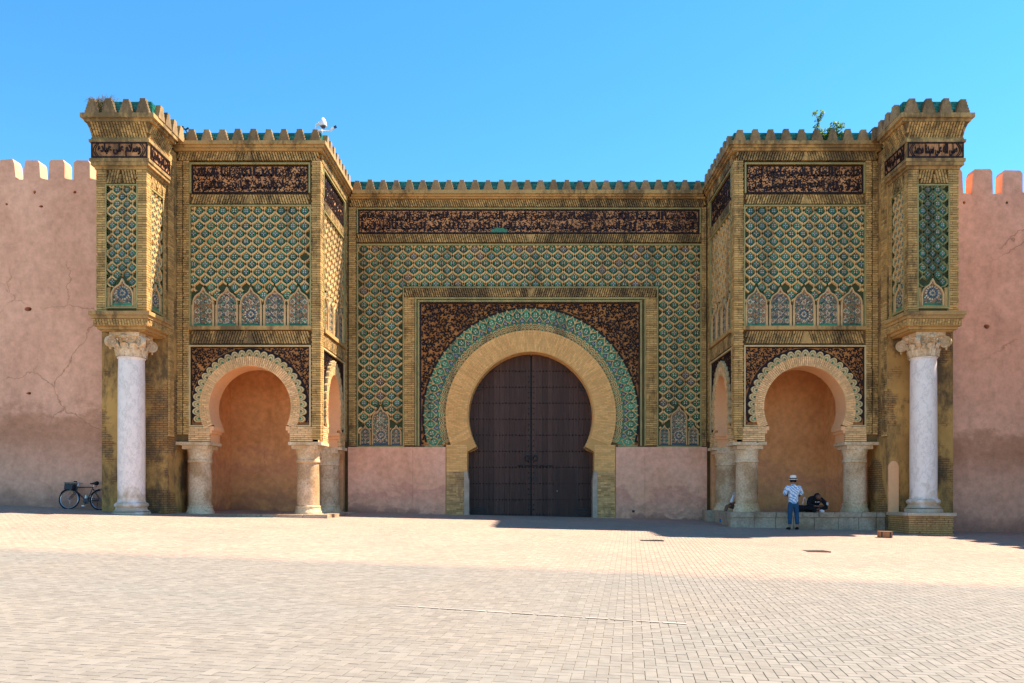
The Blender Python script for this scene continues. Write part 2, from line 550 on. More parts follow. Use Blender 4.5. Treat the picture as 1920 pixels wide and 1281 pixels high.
# ---- facade ornament generators
def bricks(mb, fr, u0, u1, z0, z1, n0, n1, c=.075, L=.25, gap=.015, mi=0):
    rows = max(1, round((z1 - z0) / c)); c = (z1 - z0) / rows
    for r in range(rows):
        za = z0 + r * c + gap / 2; zb = z0 + (r + 1) * c - gap / 2
        u = u0 - (L / 2 if r % 2 else 0) - rng.random() * .02
        while u < u1:
            a = max(u0, u + gap * .35); b = min(u1, u + L - gap * .35)
            if b - a > .03:
                j = rng.uniform(-.010, .006)
                mb.rect(fr, a, b, za, zb, n0, n1 + j, mi)
            u += L
def vbricks(mb, fr, u0, u1, z0, z1, n0, n1, w=.088, L=.16, lean=.25, gap=.030, mi=0):
    """soldier course of upright bricks, leaning by lean metres per metre"""
    rows = max(1, round((z1 - z0) / L)); L = (z1 - z0) / rows
    k = int((u1 - u0) / w) + 1
    for i in range(-3, k + 3):
        for r in range(rows + 1):
            off = L / 2 if (i // 2) % 2 else 0
            za = max(z0, z0 + (r - 1) * L + off + .006); zb = min(z1, z0 + r * L + off - .006)
            if zb - za < .02: continue
            pts = []
            for (du, z) in ((gap / 2, za), (w - gap / 2, za), (w - gap / 2, zb), (gap / 2, zb)):
                pts.append((u0 + i * w + du + lean * (z - .5 * (z0 + z1)), z))
            if min(p[0] for p in pts) < u0 - .01 or max(p[0] for p in pts) > u1 + .01: continue
            mb.prism(fr, pts, n0, n1 + rng.uniform(-.006, .004), mi)
def vband(mb, fr, u0, mid, u1, z0, z1, n0, n1, lean, L=.16):
    vbricks(mb, fr, u0, mid, z0, z1, n0, n1, lean=lean, L=L)
    vbricks(mb, fr, mid, u1, z0, z1, n0, n1, lean=-lean, L=L)
    b = abs(lean) * (z1 - z0) + .05
    if lean > 0: mb.prism(fr, [(mid - b, z0 + .005), (mid + b, z0 + .005), (mid + .03, z1 - .005), (mid - .03, z1 - .005)], n0, n1 - .004)
    else: mb.prism(fr, [(mid - .03, z0 + .005), (mid + .03, z0 + .005), (mid + b, z1 - .005), (mid - b, z1 - .005)], n0, n1 - .004)
def arcbricks(mb, fr, cu, cz, r0, r1, a0, a1, n0, n1, w=.07, rows=2, gap=.014, su=1.0, mi=0, zmin=-9):
    k = max(4, int(abs(a1 - a0) * (r0 + r1) / 2 / w))
    for i in range(k):
        t0 = a0 + (a1 - a0) * i / k; t1 = a0 + (a1 - a0) * (i + 1) / k
        g = gap / (r0 + r1)
        for r in range(rows + 1):
            off = .5 if i % 2 else 0
            ra = max(r0, r0 + (r1 - r0) * (r - 1 + off) / rows + .005); rb = min(r1, r0 + (r1 - r0) * (r + off) / rows - .005)
            if rb - ra < .03: continue
            pts = [(cu + su * rr * math.cos(t), cz + rr * math.sin(t)) for rr, t in ((ra, t0 + g), (ra, t1 - g), (rb, t1 - g), (rb, t0 + g))]
            if min(p[1] for p in pts) < zmin: continue
            mb.prism(fr, pts, n0, n1 + rng.uniform(-.008, .006), mi)

OGEE = [(0, 0), (.02, .12), (.12, .26), (.22, .42), (.40, .48), (.52, .60), (.76, .66), (.90, .82), (1, 1)]
def lattice(mb, fr, u0, u1, z0, z1, pw, hh, w, n0, n1, inside, mi=0, phase=0):
    """net of ogee cells (pitch pw, half height hh); returns cell centres"""
    cells = []
    r = 0
    z = z1 + hh * .55
    while z > z0 - hh:
        i0 = -1
        n = int((u1 - u0) / pw + 3)
        for i in range(i0, n):
            u = u0 + (i + (0 if (r + phase) % 2 else .5)) * pw
            for sx in (1, -1):
                pts = [(u + sx * a * pw / 2, z - b * hh) for a, b in OGEE]
                run = []
                for p in pts:
                    if u0 <= p[0] <= u1 and z0 <= p[1] <= z1 and inside(*p):
                        run.append(p)
                    else:
                        if len(run) > 1: mb.ribbon(fr, run, w, n0, n1, mi)
                        run = []
                if len(run) > 1: mb.ribbon(fr, run, w, n0, n1, mi)
            c = (u, z - hh)
            q = .16 * pw
            if u0 + q <= c[0] <= u1 - q and z0 + q <= c[1] <= z1 - q and all(inside(c[0] + a, c[1] + b) for a, b in ((q, 0), (-q, 0), (0, q), (0, -q))):
                cells.append((c[0], c[1], r))
        z -= hh; r += 1
    return cells

def flower_mesh(name, pw, hh, variant, mats):
    """glazed palmette with four white lozenges (or a white cross) set in it"""
    mb = MB()
    fr = lambda u, z, n: (u, -n, z)
    half = [(0, .62), (.09, .44), (.20, .38), (.22, .24), (.35, .15), (.37, -.05), (.27, -.24), (.13, -.34), (0, -.52)]
    k = pw * .80; kz = hh * 1.15
    poly = [(u * k, z * kz) for u, z in half] + [(-u * k, z * kz) for u, z in half[-2:0:-1]]
    mb.prism(fr, poly, 0, .030, 0)
    mb.prism(fr, [(u * .62, z * .62 - .012) for u, z in poly], .028, .034, 2)
    def loz(u, z, a, b, mi, n=.041):
        mb.prism(fr, [(u * k + a * k, z * kz), (u * k, z * kz + b * k), (u * k - a * k, z * kz), (u * k, z * kz - b * k)], .02, n, mi)
    if variant == 0:
        for a in (-.11, .11):
            for b in (-.10, .10):
                loz(a, b, .082, .078, 1)
        loz(0, 0, .05, .05, 0, .043)
        loz(0, .33, .05, .09, 1)
    else:
        loz(0, .22, .06, .14, 1); loz(0, -.16, .055, .13, 1)
        loz(-.15, .02, .10, .055, 1); loz(.15, .02, .10, .055, 1)
        loz(0, .02, .06, .06, 3, .045)
    return mb.mesh(name, mats)

def niche_outline(cu, z0, z1, w):
    """ogee-headed niche outline, counter-clockwise from bottom left"""
    h = w / 2
    zs = z1 - w * .78
    pr = [(h, 0), (h, .10), (h * .92, .25), (h * .78, .42), (h * .52, .56), (h * .30, .64), (h * .16, .76), (h * .05, .92), (0, 1.0)]
    right = [(cu + a, zs + b * (z1 - zs)) for a, b in pr]
    left = [(cu - a, zs + b * (z1 - zs)) for a, b in pr[:-1]]
    return [(cu - h, z0), (cu + h, z0)] + right + left[::-1]
def in_niche(u, z, cu, z0, z1, w):
    if abs(u - cu) > w / 2 or z < z0 or z > z1: return False
    zs = z1 - w * .78
    if z < zs: return True
    t = (z - zs) / (z1 - zs)
    return abs(u - cu) < w / 2 * (1 - t) ** .55
def rosette(mb, fr, u, z, r, n0, n1, cc, pc, ring):
    """centre disc, ring of petals; colours are slot indices"""
    mb.prism(fr, [(u + .30 * r * math.cos(a * math.pi / 3), z + .30 * r * math.sin(a * math.pi / 3)) for a in range(6)], n0, n1, cc)
    for i in range(8):
        a = i * math.pi / 4
        c, s_ = math.cos(a), math.sin(a)
        pts = []
        for rr, tt in ((.40, 0), (.70, .22), (1.0, 0), (.70, -.22)):
            pts.append((u + r * (rr * c - tt * s_), z + r * (rr * s_ + tt * c)))
        mb.prism(fr, pts, n0, n1, pc)
        a2 = a + math.pi / 8
        if ring is not None:
            rr = 1.02 * r
            mb.prism(fr, [(u + rr * math.cos(a2) + .12 * r, z + rr * math.sin(a2)), (u + rr * math.cos(a2), z + rr * math.sin(a2) + .12 * r),
                          (u + rr * math.cos(a2) - .12 * r, z + rr * math.sin(a2)), (u + rr * math.cos(a2), z + rr * math.sin(a2) - .12 * r)], n0, n1, ring)
MOS = ['tile_ground', 'tile_green', 'tile_white', 'tile_orange', 'tile_blue', 'tile_teal', 'tile_dark']
def mosaic_niche(parent, fr, cu, z0, z1, w, n0, n1, kind=0, foot=1):
    """mosaic panel under an ogee head: backing, cut tiles (joined), rib round it"""
    out = niche_outline(cu, z0, z1, w)
    b = MB(); b.prism(fr, out, n0, n0 + .02, 0)
    base = obj('mosaic_panel', b, MOS[0], parent)
    m = MB()
    na, nb = n0 + .018, n0 + .027
    m.rect(fr, cu - w / 2, cu + w / 2, z0, z0 + w * .13, na, nb, foot)
    zc = z0 + w * .13
    rgm = random.Random(int(cu * 100) + int(z1 * 10))
    st_ = .062
    pal = [[1, 4, 3, 1, 2, 6], [4, 2, 5, 6, 3, 4], [1, 4, 2, 3, 6, 4], [4, 2, 3, 1, 6, 2]][kind]
    for gi in range(int(w / st_) + 1):
        for gj in range(int((z1 - zc) / st_) + 1):
            for h_ in (0, .5):
                u = cu - w / 2 + (gi + h_) * st_ + .01; z = zc + (gj + h_) * st_ + .01
                if in_niche(u - .03, z + .04, cu, zc, z1, w) and in_niche(u + .03, z + .04, cu, zc, z1, w):
                    if rgm.random() < .75:
                        m.prism(fr, [(u + .024, z), (u, z + .024), (u - .024, z), (u, z - .024)], na, nb - .003, pal[(gi + 2 * gj + (3 if h_ else 0) + (rgm.random() < .15)) % 6])
    if kind in (0, 1):
        d = w * .30 if kind == 0 else w * .25
        row = 0
        z = zc + d * .55
        while z < z1 - w * .12:
            k = 2 if row % 2 == (0 if kind == 0 else 1) else 3
            for i in range(k):
                u = cu + (i - (k - 1) / 2) * w * (.62 if k == 2 else .36)
                if in_niche(u + .06 * w, z + .06 * w, cu, zc, z1, w) and in_niche(u - .06 * w, z + .06 * w, cu, zc, z1, w):
                    if kind == 0:
                        rosette(m, fr, u, z, d * .50, na, nb, (3 if (row + i) % 2 else 1), 2 if k == 2 else 3, 5)
                    else:
                        rosette(m, fr, u, z, d * .52, na, nb, 6 if k == 2 else 3, 5 if k == 2 else 2, 4)
            z += d * (.78 if kind == 0 else .72); row += 1
    else:
        zz = zc + w * .46
        for rr, cc in ((.42, 1), (.30, 2), (.20, 4)):
            for i in range(16):
                a = i * math.pi / 8
                c, s_ = math.cos(a), math.sin(a)
                pts = [(cu + w * (r2 * c - t * s_), zz + w * (r2 * s_ + t * c)) for r2, t in ((rr - .055, 0), (rr, .04), (rr + .055, 0), (rr, -.04))]
                if all(abs(p[0] - cu) < w / 2 - .01 for p in pts): m.prism(fr, pts, na, nb, cc if i % 2 else (3 if rr > .4 else cc))
        rosette(m, fr, cu, zz, w * .15, na, nb, 4, 2, None)
        zt = zz + w * .60
        if kind == 3:
            zt2 = zz + w * .92
            for rr, cc in ((.36, 1), (.26, 3), (.17, 2)):
                for i in range(16):
                    a = i * math.pi / 8
                    c, s_ = math.cos(a), math.sin(a)
                    pts = [(cu + w * (r2 * c - t * s_), zt2 + w * (r2 * s_ + t * c)) for r2, t in ((rr - .05, 0), (rr, .04), (rr + .05, 0), (rr, -.04))]
                    if all(in_niche(p[0], p[1], cu, zc, z1, w) for p in pts): m.prism(fr, pts, na, nb, cc if i % 2 else 5)
            rosette(m, fr, cu, zt2, w * .13, na, nb, 4, 2, None)
        else:
            if zt < z1 - w * .2: rosette(m, fr, cu, zt, w * .13, na, nb, 3, 2, 4)
    obj('mosaic_tiles', m, MOS, base, kind='stuff')
    r = MB(); r.ribbon(fr, out[2:] + [], .045, n0, n1, 0)
    r.ribbon(fr, [out[1], out[2]], .045, n0, n1, 0); r.ribbon(fr, [out[0], out[-1]], .045, n0, n1, 0)
    obj('niche_frame', r, 'niche_rib', base)

def swirls(mb, fr, u0, u1, z0, z1, d, w, n0, n1, inside, mi=0, seed=1):
    """carved foliage: dark glazed hooks and leaf curls packed over the panel"""
    rg = random.Random(seed)
    cell = d / 1.4
    grid = {}
    tries = int((u1 - u0) * (z1 - z0) / (d * d) * 9)
    for _ in range(tries):
        u, z = rg.uniform(u0, u1), rg.uniform(z0, z1)
        if not inside(u, z): continue
        ci, cj = int(u / cell), int(z / cell)
        if any((u - a) ** 2 + (z - b) ** 2 < d * d for i in range(ci - 2, ci + 3) for j in range(cj - 2, cj + 3) for a, b in grid.get((i, j), ())):
            continue
        grid.setdefault((ci, cj), []).append((u, z))
        a0 = rg.uniform(0, 6.28); sg = rg.choice((-1, 1))
        turns = rg.uniform(3.2, 5.2)
        k = 9
        pts = []
        for i in range(k):
            t = i / (k - 1)
            rr = d * (.16 + .52 * t)
            a = a0 + sg * turns * t
            pts.append((u + rr * math.cos(a), z + rr * math.sin(a)))
        tail = rg.uniform(.3, .6) * d
        a = a0 + sg * (turns + .7)
        pts.append((u + d * .75 * math.cos(a) + tail * .4 * math.cos(a0), z + d * .75 * math.sin(a) + tail * .4 * math.sin(a0)))
        pts = [p for p in pts if inside(*p)]
        if len(pts) > 3: mb.ribbon(fr, pts, w, n0, n1, mi, taper=True)

# ---- arabic lettering (shaped by hand into presentation forms)
_AR = {'ا': 0xFE8D, 'أ': 0xFE83, 'ب': 0xFE8F, 'ة': 0xFE93, 'ت': 0xFE95, 'ث': 0xFE99, 'ج': 0xFE9D, 'ح': 0xFEA1, 'خ': 0xFEA5, 'د': 0xFEA9,
       'ذ': 0xFEAB, 'ر': 0xFEAD, 'ز': 0xFEAF, 'س': 0xFEB1, 'ش': 0xFEB5, 'ص': 0xFEB9, 'ض': 0xFEBD, 'ط': 0xFEC1, 'ظ': 0xFEC5, 'ع': 0xFEC9,
       'غ': 0xFECD, 'ف': 0xFED1, 'ق': 0xFED5, 'ك': 0xFED9, 'ل': 0xFEDD, 'م': 0xFEE1, 'ن': 0xFEE5, 'ه': 0xFEE9, 'و': 0xFEED, 'ى': 0xFEEF,
       'ي': 0xFEF1, '\u0001': 0xFEFB}
_RJ = set('اأةدذرزوى\u0001')
def shape(txt):
    txt = txt.replace('لا', '\u0001')
    out = []
    for i, ch in enumerate(txt):
        if ch not in _AR:
            out.append(ch); continue
        pj = i > 0 and txt[i - 1] in _AR and txt[i - 1] not in _RJ
        nj = i + 1 < len(txt) and txt[i + 1] in _AR and ch not in _RJ
        b = _AR[ch]
        if ch in _RJ: out.append(chr(b + (1 if pj else 0)))
        else: out.append(chr(b + (3 if pj and nj else 1 if pj else 2 if nj else 0)))
    return ''.join(reversed(out))
def text_polys(txt):
    cu = bpy.data.curves.new('lettering', 'FONT')
    cu.body = shape(txt)
    cu.resolution_u = 2
    cu.offset = 0.045
    o = bpy.data.objects.new('lettering', cu)
    COL.objects.link(o)
    dg = bpy.context.evaluated_depsgraph_get()
    me = bpy.data.meshes.new_from_object(o.evaluated_get(dg))
    V = [(v.co.x, v.co.y) for v in me.vertices]
    F = [tuple(p.vertices) for p in me.polygons]
    from collections import Counter
    ec = Counter()
    for f in F:
        for i in range(len(f)):
            e = (f[i], f[(i + 1) % len(f)])
            ec[tuple(sorted(e))] += 1
    E = [e for e, c in ec.items() if c == 1]
    bpy.data.objects.remove(o); bpy.data.curves.remove(cu); bpy.data.meshes.remove(me)
    return V, F, E
_TC = {}
def lettering(mb, fr, txt, u0, u1, z0, z1, n0, n1, flip=False, mi=0):
    if txt not in _TC: _TC[txt] = text_polys(txt)
    V, F, E = _TC[txt]
    xa, xb = min(v[0] for v in V), max(v[0] for v in V)
    ya, yb = min(v[1] for v in V), max(v[1] for v in V)
    def mp(v):
        t = (v[0] - xa) / (xb - xa)
        if flip: t = 1 - t
        return u0 + t * (u1 - u0), z0 + (v[1] - ya) / (yb - ya) * (z1 - z0)
    P = [mp(v) for v in V]
    b = len(mb.V); k = len(P)
    mb.V.extend(fr(u, z, n1) for u, z in P); mb.V.extend(fr(u, z, n0) for u, z in P)
    for f in F:
        mb.F.append(tuple(b + i for i in f)); mb.M.append(mi)
    for i, j in E:
        mb.F.append((b + i, b + j, b + k + j, b + k + i)); mb.M.append(mi)

def frame_strip(mb, fr, u0, u1, z0, z1, t, n0, n1, mi=0, bottom=True):
    """thin moulding round a panel, butted at the corners"""
    mb.rect(fr, u0 - t, u1 + t, z1, z1 + t, n0, n1, mi)
    mb.rect(fr, u0 - t, u0, z0, z1, n0, n1 - .003, mi)
    mb.rect(fr, u1, u1 + t, z0, z1, n0, n1 - .003, mi)
    if bottom: mb.rect(fr, u0 - t, u1 + t, z0 - t, z0, n0, n1, mi)

def inscription(parent, fr, u0, u1, z0, z1, n0, lines, flip=False, base='glaze_base', fill=True, seed=3):
    b = MB(); b.rect(fr, u0, u1, z0, z1, n0 - .02, n0 + .02, 0)
    panel = obj('inscription_panel', b, base, parent)
    f = MB()
    t = .055
    f.rect(fr, u0, u1, z1 - t, z1, n0 + .015, n0 + .045); f.rect(fr, u0, u1, z0, z0 + t, n0 + .015, n0 + .045)
    f.rect(fr, u0, u0 + t, z0 + t, z1 - t, n0 + .015, n0 + .045); f.rect(fr, u1 - t, u1, z0 + t, z1 - t, n0 + .015, n0 + .045)
    obj('inscription_border', f, 'glaze_black', panel)
    L = MB()
    k = len(lines)
    hh = (z1 - z0 - 2 * t - .03) / k
    for i, words in enumerate(lines):
        zt = z1 - t - .015 - i * hh
        segs = words if isinstance(words, list) else [words]
        ww = (u1 - u0 - 2 * t - .06)
        tot = sum(len(s_) + 1.5 for s_ in segs)
        u = u0 + t + .03
        seq = segs if flip else segs[::-1]
        for s_ in seq:
            d = ww * (len(s_) + 1.5) / tot
            lettering(L, fr, s_, u + .02, u + d - .02, zt - hh + .02, zt - .01, n0 + .015, n0 + .04, flip)
            u += d
    obj('lettering', L, 'glaze_black', panel)
    if fill:
        S = MB()
        swirls(S, fr, u0 + t, u1 - t, z0 + t, z1 - t, .092, .036, n0 + .012, n0 + .034, lambda u, z: u0 + t < u < u1 - t and z0 + t < z < z1 - t, seed=seed)
        obj('leaf_scrolls', S, 'glaze_black', panel, kind='stuff')
    return panel

def merlon_mesh(w=.42, h=.455, d=.16):
    mb = MB()
    fr = lambda u, z, n: (u, -n, z)
    st = 5
    half = []
    for i in range(st):
        z0 = h * i / st; z1 = h * (i + 1) / st
        x = w / 2 * (1 - .55 * i / (st - 1))
        half += [(x, z0), (x - .004, z1)]
    poly = half + [(-u, z) for u, z in half[::-1]]
    mb.prism(fr, poly, 0, d, 0, back=True)
    return mb.mesh('merlon', 'merlon_stone')
MERLON = merlon_mesh()
def merlon_row(parent, p0, p1, n, rot, z, skip_last=False):
    for i in range(n):
        t = (i + .5) / n
        x = p0[0] + (p1[0] - p0[0]) * t; y = p0[1] + (p1[1] - p0[1]) * t
        inst('merlon', MERLON, parent, (x, y, z + rng.uniform(-.012, .008)), (0, rng.uniform(-.02, .02), rot + rng.uniform(-.03, .03)),
             (rng.uniform(.92, 1.06), 1, rng.uniform(.94, 1.03)))

# ------------------------------------------------------------------ ground: sloping square paved in herringbone
def build_ground():
    xs = [-300, -60, -30, -20, -17, -14, -12, -10, -8, 0, 8, 14, 20, 30, 60, 300]
    ys = [-300, -60, -40, -26, -20, -14, -8, -4, 0, 4, 8, 60, 400]
    V = [(x, y, gz(x, y) - .0062) for y in ys for x in xs]
    n = len(xs)
    F = [(j * n + i, j * n + i + 1, (j + 1) * n + i + 1, (j + 1) * n + i) for j in range(len(ys) - 1) for i in range(n - 1)]
    me = bpy.data.meshes.new('plaza')
    me.from_pydata(V, [], F)
    me.materials.append(MATS['joint_sand'])
    o = bpy.data.objects.new('plaza', me)
    COL.objects.link(o)
    o['kind'] = 'structure'
    LOC[o.name] = (0, 0, 0)
    W = .095
    ang = R(-7.6)
    ca, sa = math.cos(ang), math.sin(ang)
    A, B = np.meshgrid(np.arange(-365, 365), np.arange(-365, 365), indexing='ij')
    A = A.ravel(); B = B.ravel()
    dm = (A - B) % 4
    hor = dm == 0; ver = dm == 3
    keep = hor | ver
    A, B, hor = A[keep], B[keep], hor[keep]
    cx = (A + np.where(hor, 1.0, .5)) * W; cy = (B + np.where(hor, .5, 1.0)) * W
    X = cx * ca - cy * sa; Y = cx * sa + cy * ca - 10.0
    D = Y + 26.4
    ok = (D > 5.0) & (Y < 3.95) & (np.abs(X) < .70 * D + 1.2) & (np.abs(X) < 21)
    X, Y, hor, D = X[ok], Y[ok], hor[ok], D[ok]
    g = np.random.default_rng(5)
    def GZ(x, y):
        z = -.022 * x + .023 * (np.minimum(y, 4.0) - 3.98)
        return z + np.where(x < -10, .022 * np.minimum(-10 - x, 20), 0)
    Z = GZ(X, Y) + g.uniform(-.0015, .0010, len(X))
    vis = (np.abs((X / D) + .016) < .655) & (D > 6.1)
    order = np.argsort(np.where(vis, D, 999))
    near, rest = order[:300], order[300:]
    hl, hw, gap, ch = W, W / 2, .0024, .0026
    # single stones: one shared mesh with a chamfered top
    mb = MB()
    a, b = hl - gap, hw - gap
    T = [(-a + ch, -b + ch, 0), (a - ch, -b + ch, 0), (a - ch, b - ch, 0), (-a + ch, b - ch, 0)]
    Mi = [(-a, -b, -ch), (a, -b, -ch), (a, b, -ch), (-a, b, -ch)]
    Lo = [(x, y, -.03) for x, y, z in Mi]
    mb.V = T + Mi + Lo
    mb.F = [(0, 1, 2, 3)] + [(4 + i, 4 + (i + 1) % 4, (i + 1) % 4, i) for i in range(4)] + [(8 + i, 8 + (i + 1) % 4, 4 + (i + 1) % 4, 4 + i) for i in range(4)]
    mb.M = [0] * len(mb.F)
    pm = mb.mesh('paver', 'paver_stone')
    for i in near:
        inst('paver', pm, o, (float(X[i]), float(Y[i]), float(Z[i])), tuple((Matrix.Rotation(.023 + g.normal(0, .004), 3, 'X') @ Matrix.Rotation(.022 + g.normal(0, .004), 3, 'Y') @ Matrix.Rotation(ang + (0 if hor[i] else math.pi / 2) + g.normal(0, .008), 3, 'Z')).to_euler()))
    # all the other stones: real stones too, joined
    n = len(rest)
    tmpl = np.array(T + Mi, dtype=float)
    hx = hor[rest]
    th = ang + np.where(hx, 0, math.pi / 2) + g.normal(0, .008, n)
    tx = g.normal(0, .004, n); ty = g.normal(0, .004, n)
    px = tmpl[None, :, 0]; py = tmpl[None, :, 1]
    wx = px * np.cos(th)[:, None] - py * np.sin(th)[:, None] + X[rest][:, None]
    wy = px * np.sin(th)[:, None] + py * np.cos(th)[:, None] + Y[rest][:, None]
    wz = tmpl[None, :, 2] * 1.3 + Z[rest][:, None] + (px * tx[:, None] + py * ty[:, None]) - .022 * (wx - X[rest][:, None]) + .023 * (wy - Y[rest][:, None])
    verts = np.stack([wx, wy, wz], -1).reshape(-1, 3)
    quads = np.array([(0, 1, 2, 3)] + [(4 + i, 4 + (i + 1) % 4, (i + 1) % 4, i) for i in range(4)])
    faces = (quads[None] + 8 * np.arange(n)[:, None, None]).reshape(-1, 4)
    me2 = bpy.data.meshes.new('paving')
    me2.vertices.add(len(verts)); me2.vertices.foreach_set('co', verts.ravel())
    me2.loops.add(faces.size); me2.loops.foreach_set('vertex_index', faces.ravel())
    me2.polygons.add(len(faces)); me2.polygons.foreach_set('loop_start', np.arange(0, faces.size, 4))
    me2.update(calc_edges=True)
    me2.shade_flat()
    me2.materials.append(MATS['paver_stone'])
    p = bpy.data.objects.new('paving', me2)
    COL.objects.link(p)
    p.parent = o
    p['kind'] = 'stuff'
    # worn white line
    mb = MB()
    def gp(px_, py_):
        d = None
        k = (py_ - 928) / 1450; q = (px_ - 989) / 1450
        d = (.838 + .699) / (k - .022 * q + .023)
        return q * d, d - 26.4
    (xa, ya), (xb, yb) = gp(742, 1136), gp(1292, 1171)
    for i in range(12):
        t0, t1 = i / 12, (i + .9) / 12
        p0 = (xa + (xb - xa) * t0, ya + (yb - ya) * t0); p1 = (xa + (xb - xa) * t1, ya + (yb - ya) * t1)
        w = .028 if i not in (0, 7) else .018
        mb.face([(p0[0], p0[1] - w, gz(*p0) + .006), (p1[0], p1[1] - w, gz(*p1) + .006), (p1[0], p1[1] + w, gz(*p1) + .006), (p0[0], p0[1] + w, gz(*p0) + .006)])
    obj('painted_line', mb, 'worn_paint', o)
    # drain covers let into the paving
    for (px_, py_, rx, ry, nm, lab) in ((1530, 1034, .20, .18, 'drain_grate', 'rusty iron drain grate let into the sunlit paving in front of the standing man'),
                                        (1222, 1014, .24, .10, 'drain_cover', 'small narrow iron drain cover in the sunlit paving near the shadow edge')):
        x, y = gp(px_, py_)
        z = gz(x, y)
        t = thing(nm, lab, 'drain cover', (x, y, z))
        m = MB()
        for i in range(-3, 4):
            m.box(x + i * rx / 3.5 - .025, x + i * rx / 3.5 + .025, y - ry, y + ry, z - .01, z + .012 + rng.uniform(0, .006))
        obj('bars', m, 'iron_rust', t)
        m = MB()
        m.box(x - rx - .05, x + rx + .05, y - ry - .05, y - ry, z - .01, z + .016); m.box(x - rx - .05, x + rx + .05, y + ry, y + ry + .05, z - .01, z + .016)
        m.box(x - rx - .05, x - rx, y - ry, y + ry, z - .01, z + .014); m.box(x + rx, x + rx + .05, y - ry, y + ry, z - .01, z + .014)
        obj('rim', m, 'iron_rust', t)
build_ground()

# ------------------------------------------------------------------ arch helpers
def arch_path(cu, cz, ru, rz, znib, jamb, zbot, k=40, point=0.0):
    """opening outline from bottom of the low-u jamb over the horseshoe to the bottom of the high-u jamb"""
    s0 = (znib - cz) / rz
    a0 = math.asin(max(-1, s0))
    pts = []
    for i in range(k + 1):
        a = a0 + (math.pi - 2 * a0) * i / k
        f = 1 + point * max(0, math.sin(a)) ** 6
        pts.append((cu + ru * math.cos(a), cz + rz * f * math.sin(a)))
    nib = pts[0][0] - cu
    right = [(cu + jamb, zbot), (cu + jamb, znib - .22), (cu + (jamb + nib) / 2 - .02, znib - .16), (cu + nib - .02, znib - .05)]
    left = [(2 * cu - u, z) for u, z in right]
    return left + pts[::-1] + right[::-1]
def arch_plate(u0, u1, zb, zt, path):
    return [(u0, zb), (u0, zt), (u1, zt), (u1, zb)] + path[::-1]

def column_shaft(parent, x, y, z0, z1, r, mat='old_stone', capmat='capital_stone'):
    h = z1 - z0
    m = MB()
    m.lathe((x, y, 0), [(r * 1.0, z0 + .26), (r * 1.01, z0 + h * .4), (r * .96, z1 - .58)], 28)
    c = obj('column', m, mat, parent, smooth=True)
    m = MB()
    m.lathe((x, y, 0), [(r * .98, z1 - .60), (r * 1.07, z1 - .57), (r * 1.07, z1 - .50), (r * 1.0, z1 - .47), (r * 1.01, z1 - .34), (r * 1.08, z1 - .24), (r * 1.13, z1 - .17), (r * 1.14, z1 - .13)], 28)
    m.box(x - r * 1.18, x + r * 1.18, y - r * 1.16, y + r * 1.16, z1 - .13, z1)
    obj('capital', m, capmat, c, smooth=True)
    m = MB()
    m.lathe((x, y, 0), [(r * 1.22, z0), (r * 1.22, z0 + .07), (r * 1.16, z0 + .10), (r * 1.12, z0 + .16), (r * 1.08, z0 + .20), (r * 1.12, z0 + .23), (r * 1.10, z0 + .27), (r * 1.0, z0 + .29)], 28)
    m.box(x - r * 1.24, x + r * 1.24, y - r * 1.24, y + r * 1.24, z0 - .4, z0)
    obj('base', m, capmat, c, smooth=True)
    return c

def scallops(parent, fr, cu, cz, ru, r_in, r_out, a0, a1, n, n0, n1):
    """row of double cusps round the arch; each cusp a piece of its own"""
    su = ru
    for i in range(n):
        a = a0 + (a1 - a0) * (i + .5) / n
        rm = (r_in + r_out) / 2
        rad = rm * abs(a1 - a0) / n * .52
        cr = r_in + .03
        mb = MB()
        def P(t, q):
            ur, vr = q * math.sin(t), q * math.cos(t)
            rr = cr + vr * (r_out - cr) / (rad * 1.0) * .93
            aa = a - ur / rm
            return (cu + su * rr * math.cos(aa), cz + rr * math.sin(aa))
        for q0, q1, mi, nn in ((.78, 1.0, 0, n1), (.60, .78, 1, n1 - .03), (.36, .60, 0, n1 - .012), (.0, .36, 2, n1 - .05)):
            k = 8
            for j in range(k):
                t0, t1 = -1.62 + 3.24 * j / k, -1.62 + 3.24 * (j + 1) / k
                pts = [P(t0, q0 * rad), P(t1, q0 * rad), P(t1, q1 * rad), P(t0, q1 * rad)]
                if q0 == 0: pts = pts[1:] if False else [P(0, 0), P(t0, q1 * rad), P(t1, q1 * rad)]
                mb.prism(fr, pts, n0, nn, mi)
        obj('scallop', mb, ['trim_pale', 'trim_green', 'tile_green'], parent)

def put_flowers(parent, fr_loc, cells, meshes, rot, limit=300):
    """single glazed flowers, the largest 300 as pieces of their own, any others joined"""
    for (u, z, r) in cells[:limit]:
        p = fr_loc(u, z)
        if rng.random() < .004: continue      # a few have fallen out
        inst('flower_tile', meshes[r % 2 if rng.random() < .7 else rng.randrange(len(meshes))], parent, p, rot, (rng.uniform(.92, 1.06), 1, rng.uniform(.92, 1.06)))
    extra = cells[limit:]
    if extra:
        mb = MB()
        for (u, z, r) in extra:
            p = fr_loc(u, z)
            r += rng.random() < .3
            mt = Matrix.Rotation(rot[2], 3, 'Z')
            me = meshes[int(r) % 2]
            b = len(mb.V)
            for v in me.vertices:
                w = mt @ v.co
                mb.V.append((p[0] + w.x, p[1] + w.y, p[2] + w.z))
            for pl in me.polygons:
                mb.F.append(tuple(b + i for i in pl.vertices)); mb.M.append(pl.material_index)
        obj('flower_tiles', mb, FM, parent, kind='stuff')
FM = ['tile_green', 'tile_white', 'tile_dark', 'tile_orange']
FM2 = ['tile_teal', 'tile_white', 'tile_blue', 'tile_orange']
